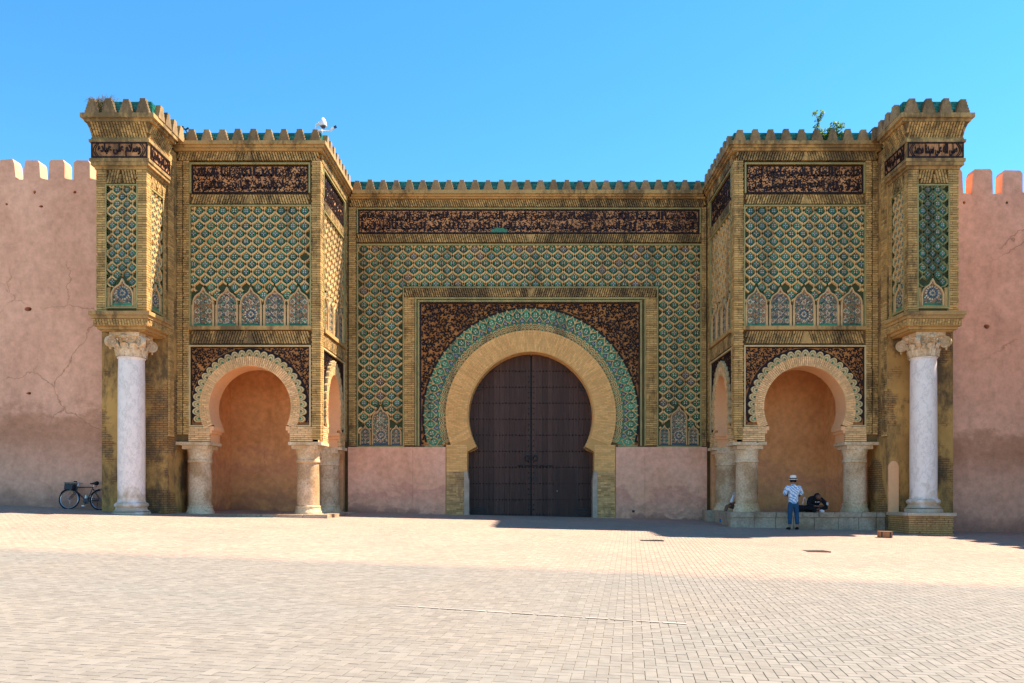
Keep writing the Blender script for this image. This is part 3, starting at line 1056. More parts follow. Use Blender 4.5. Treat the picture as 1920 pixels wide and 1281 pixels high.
FLOWER_B = [flower_mesh('flower_tile', .40, .262, 0, FM2), flower_mesh('flower_tile', .40, .262, 1, FM2), flower_mesh('flower_tile', .40, .262, 0, ['tile_green', 'tile_white', 'tile_dark', 'tile_white'])]
FLOWER_S = [flower_mesh('flower_tile', .39, .262, 0, FM), flower_mesh('flower_tile', .39, .262, 1, FM)]
FLOWER_C = [flower_mesh('flower_tile', .436, .275, 0, FM), flower_mesh('flower_tile', .436, .275, 1, ['tile_green', 'tile_white', 'tile_blue', 'tile_orange']), flower_mesh('flower_tile', .436, .275, 1, ['tile_ground', 'tile_white', 'tile_blue', 'tile_orange']), flower_mesh('flower_tile', .436, .275, 0, ['tile_teal', 'tile_white', 'tile_blue', 'tile_orange'])]
FLOWER_T = [flower_mesh('flower_tile', .32, .225, 0, FM2), flower_mesh('flower_tile', .32, .225, 1, ['tile_teal', 'tile_white', 'tile_blue', 'tile_blue'])]

def parapet(parent, x0, x1, y0, y1, z0, z1, frs):
    m = MB(); m.box(x0, x1, y0, y1, z0, z1 - .03)
    p = obj('parapet', m, 'tile_dark', parent)
    t = MB()
    for fr, u0, u1 in frs:
        bricks(t, fr, u0, u1, z0, z1, -.06, .012, c=.09, L=.17, gap=.008)
    obj('roof_tiles', t, 'roof_green', p, kind='stuff')

# ------------------------------------------------------------------ two square bastions, one each side of the gate
TXT_B = {-1: [['فلو رأت', 'الدنيا', 'لكان لها', 'والملك'], ['وقد حلا', 'بالسعد', 'أما ترى', 'الأنوار']],
         1: [['ظلت بها', 'العليا', 'والنصر', 'دائما', 'أولى'], ['فحلا مقا', 'م الفتح', 'والله', 'المولى', 'أعلى']]}
def bastion(s):
    sidew = 'left' if s < 0 else 'right'
    lab = ('ochre bastion with tile net and arched niche, the security camera on its top corner' if s < 0 else
           'ochre bastion with tile net and arched niche, a green shrub growing on its top')
    root = thing('gate_bastion', lab, 'bastion', (s * 9.5, 1.9, gz(s * 9.5, 0)), 'square bastions flanking the great gate')
    fr = front(0, s)
    sd = side(s * 7.06, s)
    CU, CZ = 9.49, 3.842
    # cores: front wall with arch, side wall with narrow arch
    fa = arch_path(CU, CZ, 1.40, 1.40, 3.2, 1.37, 2.64)
    m = MB(); m.prism(fr, arch_plate(7.18, 12.0, 2.64, 12.55, fa), -.9, -.12, 0, 1, back=True)
    obj('front_wall', m, ['brick_mortar', 'peach_plaster'], root)
    SCU, SCZ, SRU, SRZ = 1.95, 3.86, .93, 1.36
    sa = arch_path(SCU, SCZ, SRU, SRZ, 3.2, .92, 2.64, 30)
    m = MB(); m.prism(sd, arch_plate(.905, 3.98, 2.64, 12.55, sa), -1.04, -.12, 0, 1, back=True)
    m.rect(sd, .12, .902, 2.645, 12.5, -.3, -.121, 0)
    obj('side_wall', m, ['brick_mortar', 'peach_plaster'], root)
    X = lambda a, b: (min(s * a, s * b), max(s * a, s * b))
    m = MB()
    m.box(*X(11.55, 12.0), .905, 3.75, -1, 6.3)
    m.box(*X(7.2, 12.0), 3.75, 4.25, -1, 6.3)
    m.box(*X(8.1, 11.55), .905, 3.75, 6.1, 6.4)
    obj('niche_wall', m, 'niche_plaster', root)
    m = MB(); m.box(*X(7.3, 11.9), .6, 4.5, 12.40, 12.56); m.box(*X(7.2, 12.0), 3.985, 4.5, 6.31, 12.39)
    obj('roof_slab', m, 'merlon_stone', root)
    # cornice and bands
    m = MB()
    m.box(*X(6.84, 12.1), -.22, 4.1, 12.72, 12.84); m.box(*X(6.90, 12.08), -.16, 4.09, 12.64, 12.717); m.box(*X(6.97, 12.05), -.09, 4.08, 12.555, 12.637)
    obj('cornice', m, 'stone_trim', root)
    m = MB()
    vband(m, fr, 7.10, 9.5, 11.98, 12.26, 12.545, -.13, .02, .32)
    vbricks(m, sd, .14, 3.9, 12.26, 12.545, -.13, .02, lean=.3)
    vband(m, fr, 7.42, 9.5, 11.50, 10.78, 11.09, -.13, .0, .32)
    vbricks(m, sd, .45, 3.55, 10.78, 11.09, -.13, .0, lean=.32)
    vband(m, fr, 7.42, 9.5, 11.50, 6.01, 6.43, -.13, .0, .32, .21)
    vbricks(m, sd, .45, 3.55, 6.01, 6.43, -.13, .0, lean=.32)
    obj('soldier_courses', m, 'brick_sooty', root, kind='stuff')
    # brick pilasters
    m = MB()
    bricks(m, fr, 7.06, 7.37, 2.72, 12.25, -.13, 0.01, L=.31)
    bricks(m, fr, 11.56, 11.76, 2.9, 12.25, -.13, .0, L=.2)
    bricks(m, fr, 11.80, 11.99, 2.9, 12.25, -.13, -.03, L=.19)
    bricks(m, sd, .13, .40, 2.9, 12.25, -.13, .0, L=.27)
    bricks(m, sd, 3.62, 3.94, 2.9, 12.25, -.13, .0, L=.3)
    obj('pilaster_bricks', m, 'brick_ochre', root, kind='stuff')
    # inscription
    inscription(root, fr, 7.47, 11.49, 11.15, 12.13, -.10, TXT_B[s], flip=(s < 0), seed=5 + s)
    inscription(root, sd, .48, 3.52, 11.17, 12.13, -.10, [TXT_B[-s][0][:3], TXT_B[-s][1][:3]], flip=(s > 0), seed=8 + s)
    m = MB(); frame_strip(m, fr, 7.47, 11.49, 11.15, 12.13, .05, -.13, .015, bottom=False); frame_strip(m, sd, .48, 3.52, 11.17, 12.13, .05, -.13, .01, bottom=False)
    obj('inscription_frame', m, 'trim_green', root)
    # tile net panels
    for (f, a, b, k, rot, fx, fl) in ((fr, 7.43, 11.51, 5, (0, 0, 0), lambda u, z: (s * u, .105, z), FLOWER_B),
                                      (sd, .48, 3.52, 4, (0, 0, R(90) if s < 0 else R(-90)), lambda u, z: (s * 7.165, u, z), FLOWER_S)):
        za, zb = 6.62, 10.69
        m = MB(); m.rect(f, a, b, za, zb, -.13, -.11)
        panel = obj('tile_panel', m, 'lattice_back', root)
        wid = (b - a) / k
        nn = [(a + (i + .5) * wid, za, za + 1.32, wid * .83) for i in range(k)]
        def inside(u, z, nn=nn):
            if z < 7.36: return False
            return not any(in_niche(u, z, c, p - .05, q + .07, w * 1.07) for c, p, q, w in nn)
        m = MB()
        cells = lattice(m, f, a, b, za, zb, (b - a) / 10.2 if k == 5 else .39, .262, .060, -.115, -.035, inside)
        obj('tile_net', m, 'rib_tan', panel, kind='stuff')
        put_flowers(panel, fx, cells, fl, rot)
        for i, (c, p, q, w) in enumerate(nn):
            mosaic_niche(panel, f, c, p, q, w, -.11, -.045, kind=(0, 1, 2, 1, 0)[i] if k == 5 else i % 2)
        for i in range(k + 1):
            for d in (-.045, .045):
                u = a + i * wid + d
                m = MB()
                if a < u < b: m.rect(f, u - .022, u + .022, za, za + .72, -.115, -.04)
                obj('colonnette', m, 'niche_rib', panel)
        m = MB(); frame_strip(m, f, a, b, za, zb, .05, -.13, .012, bottom=False)
        obj('panel_frame', m, 'trim_green', root)
    m = MB(); m.rect(fr, 7.36, 11.56, 6.47, 6.60, -.13, .07); m.rect(sd, .42, 3.6, 6.47, 6.60, -.13, .06)
    obj('ledge', m, 'stone_trim', root)
    # spandrel with carved foliage, scalloped archivolt, brick voussoirs
    RB, RS = 1.73, 1.97
    for (f, a, b, cu, cz, ru, rz, jamb, seed, nsc) in ((fr, 7.45, 11.52, CU, CZ, 1.0, 1.0, 1.37, 11, 27), (sd, .42, 3.52, SCU, SCZ, .66, .965, .92, 13, 22)):
        zb = 5.90
        su = ru / rz
        ro, rbk, rop = RS * rz, RB * rz, 1.40 * rz
        out = lambda u, z: ((u - cu) / su) ** 2 + (z - cz) ** 2
        m = MB(); m.rect(f, a, b, 3.22, zb, -.13, -.115)
        # backing must not close the opening: two halves cut round the arch
        m = MB()
        k = 24
        for i in range(k):
            u0, u1 = a + (b - a) * i / k, a + (b - a) * (i + 1) / k
            def zt(u):
                q = (rop * 1.04) ** 2 - ((u - cu) / su) ** 2
                return cz + math.sqrt(q) if q > 0 else 3.22
            z0, z1 = zt(u0), zt(u1)
            m.prism(f, [(u0, z0), (u1, z1), (u1, zb), (u0, zb)], -.125, -.095)
        sp = obj('spandrel_panel', m, 'arabesque_base', root)
        m = MB()
        swirls(m, f, a + .05, b - .05, 3.25, zb - .05, .088, .036, -.10, -.062, lambda u, z: out(u, z) > (ro + .06) ** 2 and a + .04 < u < b - .04 and 3.27 < z < zb - .04, seed=seed + s)
        obj('carved_foliage', m, 'glaze_black', sp, kind='stuff')
        m = MB()
        m.rect(f, a, b, zb - .035, zb, -.12, -.06); m.rect(f, a, a + .035, 3.22, zb - .04, -.12, -.06); m.rect(f, b - .035, b, 3.22, zb - .04, -.12, -.06)
        for i in range(60):
            t0 = -.33 + (math.pi + .66) * i / 60; t1 = -.33 + (math.pi + .66) * (i + 1) / 60
            pts = [(cu + su * q * math.cos(t), cz + q * math.sin(t)) for q, t in ((ro * .9, t0), (ro * .9, t1), (ro + .045, t1), (ro + .045, t0))]
            if min(p[1] for p in pts) > 3.22: m.prism(f, pts, -.12, -.075)
        obj('panel_border', m, 'glaze_black', sp)
        m = MB(); frame_strip(m, f, a, b, 3.22, zb, .05, -.13, .0, bottom=False)
        m.rect(f, a - .05, cu - su * rbk * .93, 3.17, 3.22, -.13, .0); m.rect(f, cu + su * rbk * .93, b + .05, 3.17, 3.22, -.13, .0)
        obj('spandrel_frame', m, 'trim_pale', root)
        # brick archivolt
        m = MB()
        for i in range(48):
            t0 = -.44 + (math.pi + .88) * i / 48; t1 = -.44 + (math.pi + .88) * (i + 1) / 48
            pts = [(cu + su * q * math.cos(t), cz + q * math.sin(t)) for q, t in ((rop, t0), (rop, t1), (rbk, t1), (rbk, t0))]
            m.prism(f, pts, -.2, -.035, 0, 1)
        av = obj('archivolt', m, ['brick_arch', 'peach_plaster'], root)
        m = MB(); arcbricks(m, f, cu, cz, rop + .01, rbk, -.45, math.pi + .45, -.05, .0, w=.068, rows=2, gap=.022, su=su, zmin=3.0)
        obj('voussoirs', m, 'brick_arch', av, kind='stuff')
        a0 = math.asin((3.27 - cz) / ro)
        scallops(av, f, cu, cz, su, rbk - .02, ro, a0, math.pi - a0, nsc, -.10, .015)
        # brick piers below the springing
        m = MB()
        lo, hi = cu - jamb, cu + jamb
        bricks(m, f, max(a - .1, .13 if f is sd else 0), lo - .0, 2.66, 3.16, -.13, -.01, L=.26)
        bricks(m, f, hi + .0, b + .06, 2.66, 3.16, -.13, -.01, L=.26)
        obj('springer_bricks', m, 'brick_arch', root, kind='stuff')
        for sg in (-1, 1):
            e = cu + sg * jamb
            m = MB()
            m.rect(f, min(e, e - sg * .14), max(e, e - sg * .14), 3.04, 3.18, -.90, -.02)
            m.rect(f, min(e, e - sg * .07), max(e, e - sg * .07), 2.94, 3.042, -.90, -.03)
            obj('impost', m, ['peach_plaster'], root)
    for bx in ((7.02, 8.16, -.04, .96), (10.82, 11.99, -.04, .96), (7.02, 8.16, 2.84, 3.74)):
        m = MB(); m.box(*X(bx[0], bx[1]), bx[2], bx[3], 2.54, 2.645)
        obj('impost_slab', m, 'capital_stone', root)
    zt = .18 if s < 0 else .25
    for (cx_, cy_) in ((7.62, .48), (11.37, .48), (7.62, 3.28)):
        column_shaft(root, s * cx_, cy_, zt, 2.535, .378)
    # stepped floor of the niche, faced with single stones
    if s < 0:
        m = MB(); m.box(-11.6, -6.72, -.38, 3.8, -.6, zt - .02)
        pf = obj('platform', m, 'plinth_stone', root)
        x = -11.55
        while x < -6.75:
            w = rng.uniform(.55, .95); x1 = min(x + w, -6.70)
            m = MB(); m.box(x + .008, x1 - .008, -.46 + rng.uniform(-.02, .02), .1, -.2, zt + rng.uniform(-.006, .006))
            obj('stone', m, 'plinth_stone', pf); x = x1
        y = .12
        while y < 3.7:
            m = MB(); m.box(-7.0, -6.62 + rng.uniform(-.02, .02), y, y + .70, -.2, zt + rng.uniform(-.006, .006))
            obj('stone', m, 'plinth_stone', pf); y += .72
    else:
        m = MB(); m.box(7.14, 12.0, -.40, 3.8, -.9, zt - .02)
        pf = obj('platform', m, 'plinth_stone', root)
        for (za, zb, y0) in ((.09, zt, -.50), (-.55, .08, -.46)):
            x = 6.80
            while x < 11.98:
                w = rng.uniform(.45, .95); x1 = min(x + w, 12.0)
                if 12.0 - x1 < .2: x1 = 12.0
                m = MB(); m.box(x + .010, x1 - .010, y0 + rng.uniform(-.025, .025), .0, za, zb + rng.uniform(-.008, .008))
                obj('stone', m, 'plinth_stone', pf); x = x1
        y = .02
        while y < 3.7:
            m = MB(); m.box((6.80 if y < .5 or y > 2.6 else 7.10) + rng.uniform(-.02, .02), 7.3, y, y + .72, -.55, zt + rng.uniform(-.006, .006))
            obj('stone', m, 'plinth_stone', pf); y += .74
    # tiled parapet and merlons
    parapet(root, *X(7.08, 12.0), .10, 4.0, 12.845, 13.24, [(front(.10, s), 7.08, 12.0), (side(s * 7.08, s), .1, 4.0)])
    merlon_row(root, (s * 6.98, .10), (s * 11.72, .10), 9, 0, 12.842)
    merlon_row(root, (s * 7.08, .22), (s * 7.08, 3.95), 8, R(90) if s < 0 else R(-90), 12.842)
    return root
bastion(-1)
bastion(1)

# ------------------------------------------------------------------ outer pavilions on marble columns
def corinthian(parent, x, y, z0, z1, r):
    """shaft z0..z1 with moulded base; composite capital above"""
    m = MB(); m.lathe((x, y, 0), [(r * .985, z0 + .50), (r * 1.0, z0 + 1.6), (r * .97, z1 - 1.5), (r * .945, z1 - .80), (r * 1.02, z1 - .79), (r * 1.04, z1 - .76)], 40)
    c = obj('column', m, 'marble', parent, smooth=True)
    m = MB()
    m.lathe((x, y, 0), [(r * 1.38, z0), (r * 1.38, z0 + .10), (r * 1.36, z0 + .12)], 40)
    m.lathe((x, y, 0), [(r * 1.36, z0 + .14), (r * 1.18, z0 + .19), (r * 1.12, z0 + .26), (r * 1.16, z0 + .28), (r * 1.24, z0 + .32), (r * 1.24, z0 + .37), (r * 1.16, z0 + .41), (r * 1.03, z0 + .44), (r * .99, z0 + .51)], 40)
    obj('base', m, 'marble', c, smooth=True)
    zc = z1 - .76
    m = MB()
    m.lathe((x, y, 0), [(r * .98, zc), (r * .94, zc + .10), (r * .96, zc + .34), (r * 1.06, zc + .50), (r * 1.22, zc + .60), (r * 1.25, zc + .64)], 32)
    # acanthus leaves: two rings
    for ring, (k, zl, hl, out) in enumerate(((10, zc + .01, .30, .06), (10, zc + .10, .40, .12))):
        for i in range(k):
            a = 2 * math.pi * (i + .5 * ring) / k
            for q in range(4):
                t0, t1 = q / 4, (q + 1) / 4
                w0, w1 = (.11, .13, .125, .10)[q], (.13, .125, .10, .04)[q]
                def P(t, w, sgn):
                    rr = r * (1.0 + .02 * t) + out * t ** 2.2 + .02
                    aa = a + sgn * w / r
                    zz = zl + hl * min(t, .92) - (.05 if t > .95 else 0)
                    return (x + rr * math.cos(aa), y + rr * math.sin(aa), zz)
                def Pm(t):
                    rr = r * (1.0 + .02 * t) + out * t ** 2.2 + .055
                    return (x + rr * math.cos(a), y + rr * math.sin(a), zl + hl * min(t, .92) - (.05 if t > .95 else 0))
                m.face([P(t0, w0, -1), Pm(t0), Pm(t1), P(t1, w1, -1)]); m.face([Pm(t0), P(t0, w0, 1), P(t1, w1, 1), Pm(t1)])
                m.face([P(t0, w0, -1), P(t1, w1, -1), (x + r * .95 * math.cos(a), y + r * .95 * math.sin(a), zl + hl * t1)])
                m.face([P(t0, w0, 1), P(t1, w1, 1), (x + r * .95 * math.cos(a), y + r * .95 * math.sin(a), zl + hl * t1)])
    cap = obj('capital', m, 'capital_stone', c, smooth=True)
    # corner volutes with scroll rings
    for i in range(4):
        a = math.pi / 4 + i * math.pi / 2 + .12
        dx, dy = math.cos(a), math.sin(a)
        m2 = MB()
        cxv, cyv, czv = x + dx * r * 1.55, y + dy * r * 1.55, z1 - .30
        ex = Vector((-dy, dx, 0)); er = Vector((dx, dy, 0)); up = Vector((0, 0, 1))
        rad = .185
        for sgn in (-1, 1):
            for (q0, q1, h) in ((0, .28, .125), (.28, .42, .095), (.42, .66, .118), (.66, .78, .09), (.78, 1.0, .112)):
                for j in range(14):
                    t0, t1 = 2 * math.pi * j / 14, 2 * math.pi * (j + 1) / 14
                    def Q(q, t, hh): return tuple(Vector((cxv, cyv, czv)) + ex * sgn * hh * .62 + er * (q * rad * math.cos(t)) + up * (q * rad * math.sin(t)))
                    m2.face([Q(q0, t0, h), Q(q1, t0, h), Q(q1, t1, h), Q(q0, t1, h)] if q0 else [Q(0, t0, h), Q(q1, t0, h), Q(q1, t1, h)])
        for j in range(14):
            t0, t1 = 2 * math.pi * j / 14, 2 * math.pi * (j + 1) / 14
            def S(t, sgn): return tuple(Vector((cxv, cyv, czv)) + ex * sgn * .07 + er * (rad * math.cos(t)) + up * (rad * math.sin(t)))
            m2.face([S(t0, -1), S(t1, -1), S(t1, 1), S(t0, 1)])
        m2.tube([(x + dx * r * .8, y + dy * r * .8, z1 - .14), (x + dx * r * 1.2, y + dy * r * 1.2, z1 - .12), (x + dx * r * 1.55, y + dy * r * 1.55, z1 - .14)], [.07, .08, .07], 8)
        m2.lathe((x + dx * r * 1.62, y + dy * r * 1.62, z1 - .56), [(.01, 0), (.035, .03), (.03, .07), (.01, .09)], 8)
        obj('volute', m2, 'capital_stone', cap, smooth=True)
    m = MB()
    for i in range(4):
        a = i * math.pi / 2
        cxv, cyv = x + math.cos(a) * r * 1.22, y + math.sin(a) * r * 1.22
        m.lathe((cxv, cyv, z1 - .22), [(.02, 0), (.085, .04), (.10, .10), (.06, .16), (.02, .18)], 10)
        e = (-math.sin(a), math.cos(a))
        for q in (-2, -1, 1, 2):
            m.lathe((cxv + e[0] * q * .10 - math.cos(a) * .03, cyv + e[1] * q * .10 - math.sin(a) * .03, z1 - .26), [(.01, 0), (.04, .03), (.04, .06), (.01, .09)], 8)
    n = 16
    out = []
    for i in range(4):
        for j in range(n // 4):
            t = j / (n // 4)
            a = math.pi / 4 + (i + t) * math.pi / 2
            rr = r * (1.62 - .42 * math.sin(math.pi * t))
            out.append((x + rr * math.cos(a + .0), y + rr * math.sin(a)))
    m.prism(lambda u, z, nn: (u, z, nn), out, z1 - .12, z1, 0, back=True)
    obj('abacus', m, 'capital_stone', cap, smooth=True)
    return c

TXT_T = {-1: 'وسلام على عباده', 1: 'صلى الله على سيدنا محمد'}
def pavilion(s):
    lab = ('ochre corner pavilion on a white marble column standing next to the bicycle' if s < 0 else
           'ochre corner pavilion on a white marble column with a tall brick plinth below')
    root = thing('corner_pavilion', lab, 'pavilion', (s * 13.0, -.8, gz(s * 13, -1)), 'corner pavilions at the ends of the gate')
    X = lambda a, b: (min(s * a, s * b), max(s * a, s * b))
    YF = -1.95
    fr = front(YF, s)
    sd = lambda u, z, n: (s * (12.04 - n), u, z)     # inner side, u = world y
    m = MB(); m.box(*X(12.0, 14.2), -.6, 4.2, -1.2, 12.5)
    pier = obj('pier', m, 'pier_plaster', root)
    if s > 0:
        m = MB()
        k = 10
        m.prism(front(-.66, s), [(12.02, .2), (12.36, .2), (12.36, 1.75)] + [(12.19 + .17 * math.cos(math.pi * i / k), 1.75 + .22 * math.sin(math.pi * i / k)) for i in range(1, k)] + [(12.02, 1.75)], -.06, .0)
        obj('plaster_buttress', m, 'peach_plaster', pier)
    m = MB()
    bricks(m, lambda u, z, n: (s * (12.0 - n), u, z), -.58, -.24, 2.8, 12.4, -.01, .05, L=.32)
    obj('pier_bricks', m, 'brick_ochre', pier, kind='stuff')
    # body core
    m = MB(); m.box(*X(12.14, 13.54), YF + .1, -.61, 6.4, 12.5)
    obj('body', m, 'brick_mortar', root)
    m = MB()
    for (f, a, b, lo, hi) in ((fr, 12.04, 13.64, 12.37, 13.31), (sd, YF + .10, -.62, -1.64, -.86)):
        bricks(m, f, a, lo, 6.62, 11.12, -.11, .0, L=(lo - a) * .9)
        bricks(m, f, hi, b, 6.62, 11.12, -.11, .0, L=(b - hi) * .9)
        mid = (lo + hi) / 2
        vbricks(m, f, lo + .0, mid, 10.70, 11.12, -.11, .0, lean=.22 if f is fr else .3, L=.14)
        vbricks(m, f, mid, hi, 10.70, 11.12, -.11, .0, lean=-.22 if f is fr else .3, L=.14)
    out_side = lambda u, z, n: (s * (13.64 + n), u, z)
    bricks(m, out_side, YF + .1, -.62, 6.62, 11.1, -.11, 0)
    obj('wall_bricks', m, 'brick_ochre', root, kind='stuff')
    # tile panels front and inner side
    for (f, a, b, rot, fx) in ((fr, 12.37, 13.31, (0, 0, 0), lambda u, z: (s * u, YF + .085, z)),
                               (sd, -1.64, -.86, (0, 0, R(90) if s < 0 else R(-90)), lambda u, z: (s * 12.125, u, z))):
        za, zb = 6.78, 10.62
        m = MB(); m.rect(f, a, b, za, zb, -.11, -.09)
        panel = obj('tile_panel', m, 'lattice_back', root)
        c, w = (a + b) / 2, (b - a) * .72
        def inside(u, z): return not in_niche(u, z, c, za - .1, za + .98, w * 1.1) and (z > za + .62)
        m = MB()
        cells = lattice(m, f, a, b, za, zb, (b - a) / 3, .225, .050, -.095, -.02, inside, phase=1)
        obj('tile_net', m, 'rib_green' if s > 0 and f is fr else 'rib_tan', panel, kind='stuff')
        put_flowers(panel, fx, cells, FLOWER_T, rot)
        mosaic_niche(panel, f, c, za + .06, za + .90, w, -.09, -.03, kind=2)
        m = MB(); m.rect(f, a, c - w / 2 - .03, za, za + .62, -.10, -.03); m.rect(f, c + w / 2 + .03, b, za, za + .62, -.10, -.03)
        m.rect(f, c - w / 2 - .03, c + w / 2 + .03, za, za + .055, -.10, -.035)
        obj('panel_foot', m, 'stone_trim', panel)
        m = MB(); frame_strip(m, f, a, b, za, zb, .045, -.11, .01)
        obj('panel_frame', m, 'trim_green', root)
    # ledges, bands and corbel
    def slab(mb, e, z0, z1, e2=None, ye=None):
        e2 = e if e2 is None else e2
        mb.box(*X(12.04 - e2, 13.64 + e), YF - (ye if ye is not None else e), -.603, z0, z1)
    for sl in ((.16, 6.50, 6.62), (.11, 6.40, 6.497), (.06, 6.17, 6.397), (-.02, 6.08, 6.167), (-.12, 6.03, 6.077), (.03, 11.124, 11.22), (.11, 11.223, 11.33), (.14, 11.333, 11.43),
               (.10, 11.434, 11.93), (.15, 11.934, 12.02), (.10, 12.024, 12.09), (.24, 12.53, 12.62, .30, .26), (.32, 12.624, 12.76, .38, .34)):
        m = MB(); slab(m, *sl)
        obj('moulding', m, 'stone_trim', root)
    # flared frieze of leaning bricks under the cornice
    m = MB()
    zl, zh = 12.092, 12.528
    lo, hi = .04, .20
    P = []
    for (e, z) in ((lo, zl), (hi, zh)):
        P += [(s * (12.04 - e), YF - e, z), (s * (13.64 + e), YF - e, z), (s * (13.64 + e), -.603, z), (s * (12.04 - e), -.603, z)]
    for i in range(4):
        m.face([P[i], P[(i + 1) % 4], P[4 + (i + 1) % 4], P[4 + i]])
    fz = obj('frieze', m, 'brick_mortar', root)
    m = MB()
    slope = lambda z: lo + (hi - lo) * (z - zl) / (zh - zl)
    fs = lambda u, z, n: (s * u, YF - slope(z) - n, z)
    ss = lambda u, z, n: (s * (12.04 - slope(z) - n), u, z)
    vbricks(m, fs, 11.92, 13.76, zl, zh, -.02, .035, lean=.15, L=.15)
    vbricks(m, ss, YF - .08, -.62, zl, zh, -.02, .035, lean=.15, L=.15)
    vbricks(m, lambda u, z, n: (s * u, YF - .06 - n, z), 12.0, 13.68, 6.19, 6.385, -.02, .03, lean=.2, L=.12)
    vbricks(m, lambda u, z, n: (s * (12.04 - .06 - n), u, z), YF, -.62, 6.19, 6.385, -.02, .03, lean=.2, L=.12)
    obj('frieze_bricks', m, 'brick_ochre', fz, kind='stuff')
    # script band
    bf = lambda u, z, n: (s * u, YF - .10 - n, z)
    bs = lambda u, z, n: (s * (12.04 - .10 - n), u, z)
    for (f, a, b, txt, flip) in ((bf, 11.96, 13.72, TXT_T[s], s < 0), (bs, YF + .02, -.64, TXT_T[-s] if s < 0 else 'وسلام على عباده', s > 0)):
        m = MB(); m.rect(f, a, b, 11.45, 11.92, -.005, .02)
        pn = obj('script_band', m, 'glaze_base', root)
        m = MB()
        t = .035
        m.rect(f, a, b, 11.92 - t, 11.92, .015, .045); m.rect(f, a, b, 11.45, 11.45 + t, .015, .045)
        m.rect(f, a, a + t, 11.45 + t, 11.92 - t, .015, .045); m.rect(f, b - t, b, 11.45 + t, 11.92 - t, .015, .045)
        lettering(m, f, txt, a + .20, b - .20, 11.475, 11.905, .015, .042, flip)
        for (e, sg) in ((a, 1), (b, -1)):
            for q in (.07, .13):
                pts = [(e + sg * (q + .10 * (1 - math.sin(math.pi * i / 8))), 11.49 + .39 * i / 8) for i in range(9)]
                m.ribbon(f, pts, .022, .015, .04)
        obj('lettering', m, 'glaze_black', pn)
    # column
    zb = .16 if s < 0 else .27
    corinthian(root, s * 12.86, -1.28, zb, 6.028, .412)
    if s < 0:
        m = MB(); m.lathe((s * 12.86, -1.28, 0), [(.86, -.3), (.86, zb - .03), (.80, zb)], 8)
        obj('plinth', m, 'plinth_stone', root)
    else:
        m = MB(); m.box(*X(12.05, 13.42), -1.98, -.6, -1, .17)
        pl = obj('plinth', m, 'brick_mortar', root)
        m = MB()
        bricks(m, front(-1.98, s), 12.03, 13.44, -.52, .17, -.05, .03, c=.07, L=.28)
        bricks(m, lambda u, z, n: (s * (12.05 - n), u, z), -1.98, -.6, -.52, .17, -.05, .02, c=.07, L=.28)
        obj('plinth_bricks', m, 'plinth_brick', pl, kind='stuff')
        m = MB(); m.box(*X(11.98, 13.52), -2.05, -.59, .172, .268)
        obj('plinth_slab', m, 'marble', pl)
    # parapet and merlons
    parapet(root, *X(11.80, 13.80), -2.12, 3.9, 12.764, 13.18, [(front(-2.12, s), 11.80, 13.80), (side(s * 11.80, s), -2.1, .0)])
    merlon_row(root, (s * 11.74, -2.12), (s * 13.86, -2.12), 4, 0, 12.762)
    merlon_row(root, (s * 11.80, -2.0), (s * 11.80, -.12), 4, R(90) if s < 0 else R(-90), 12.762)
    return root
pavilion(-1)
pavilion(1)

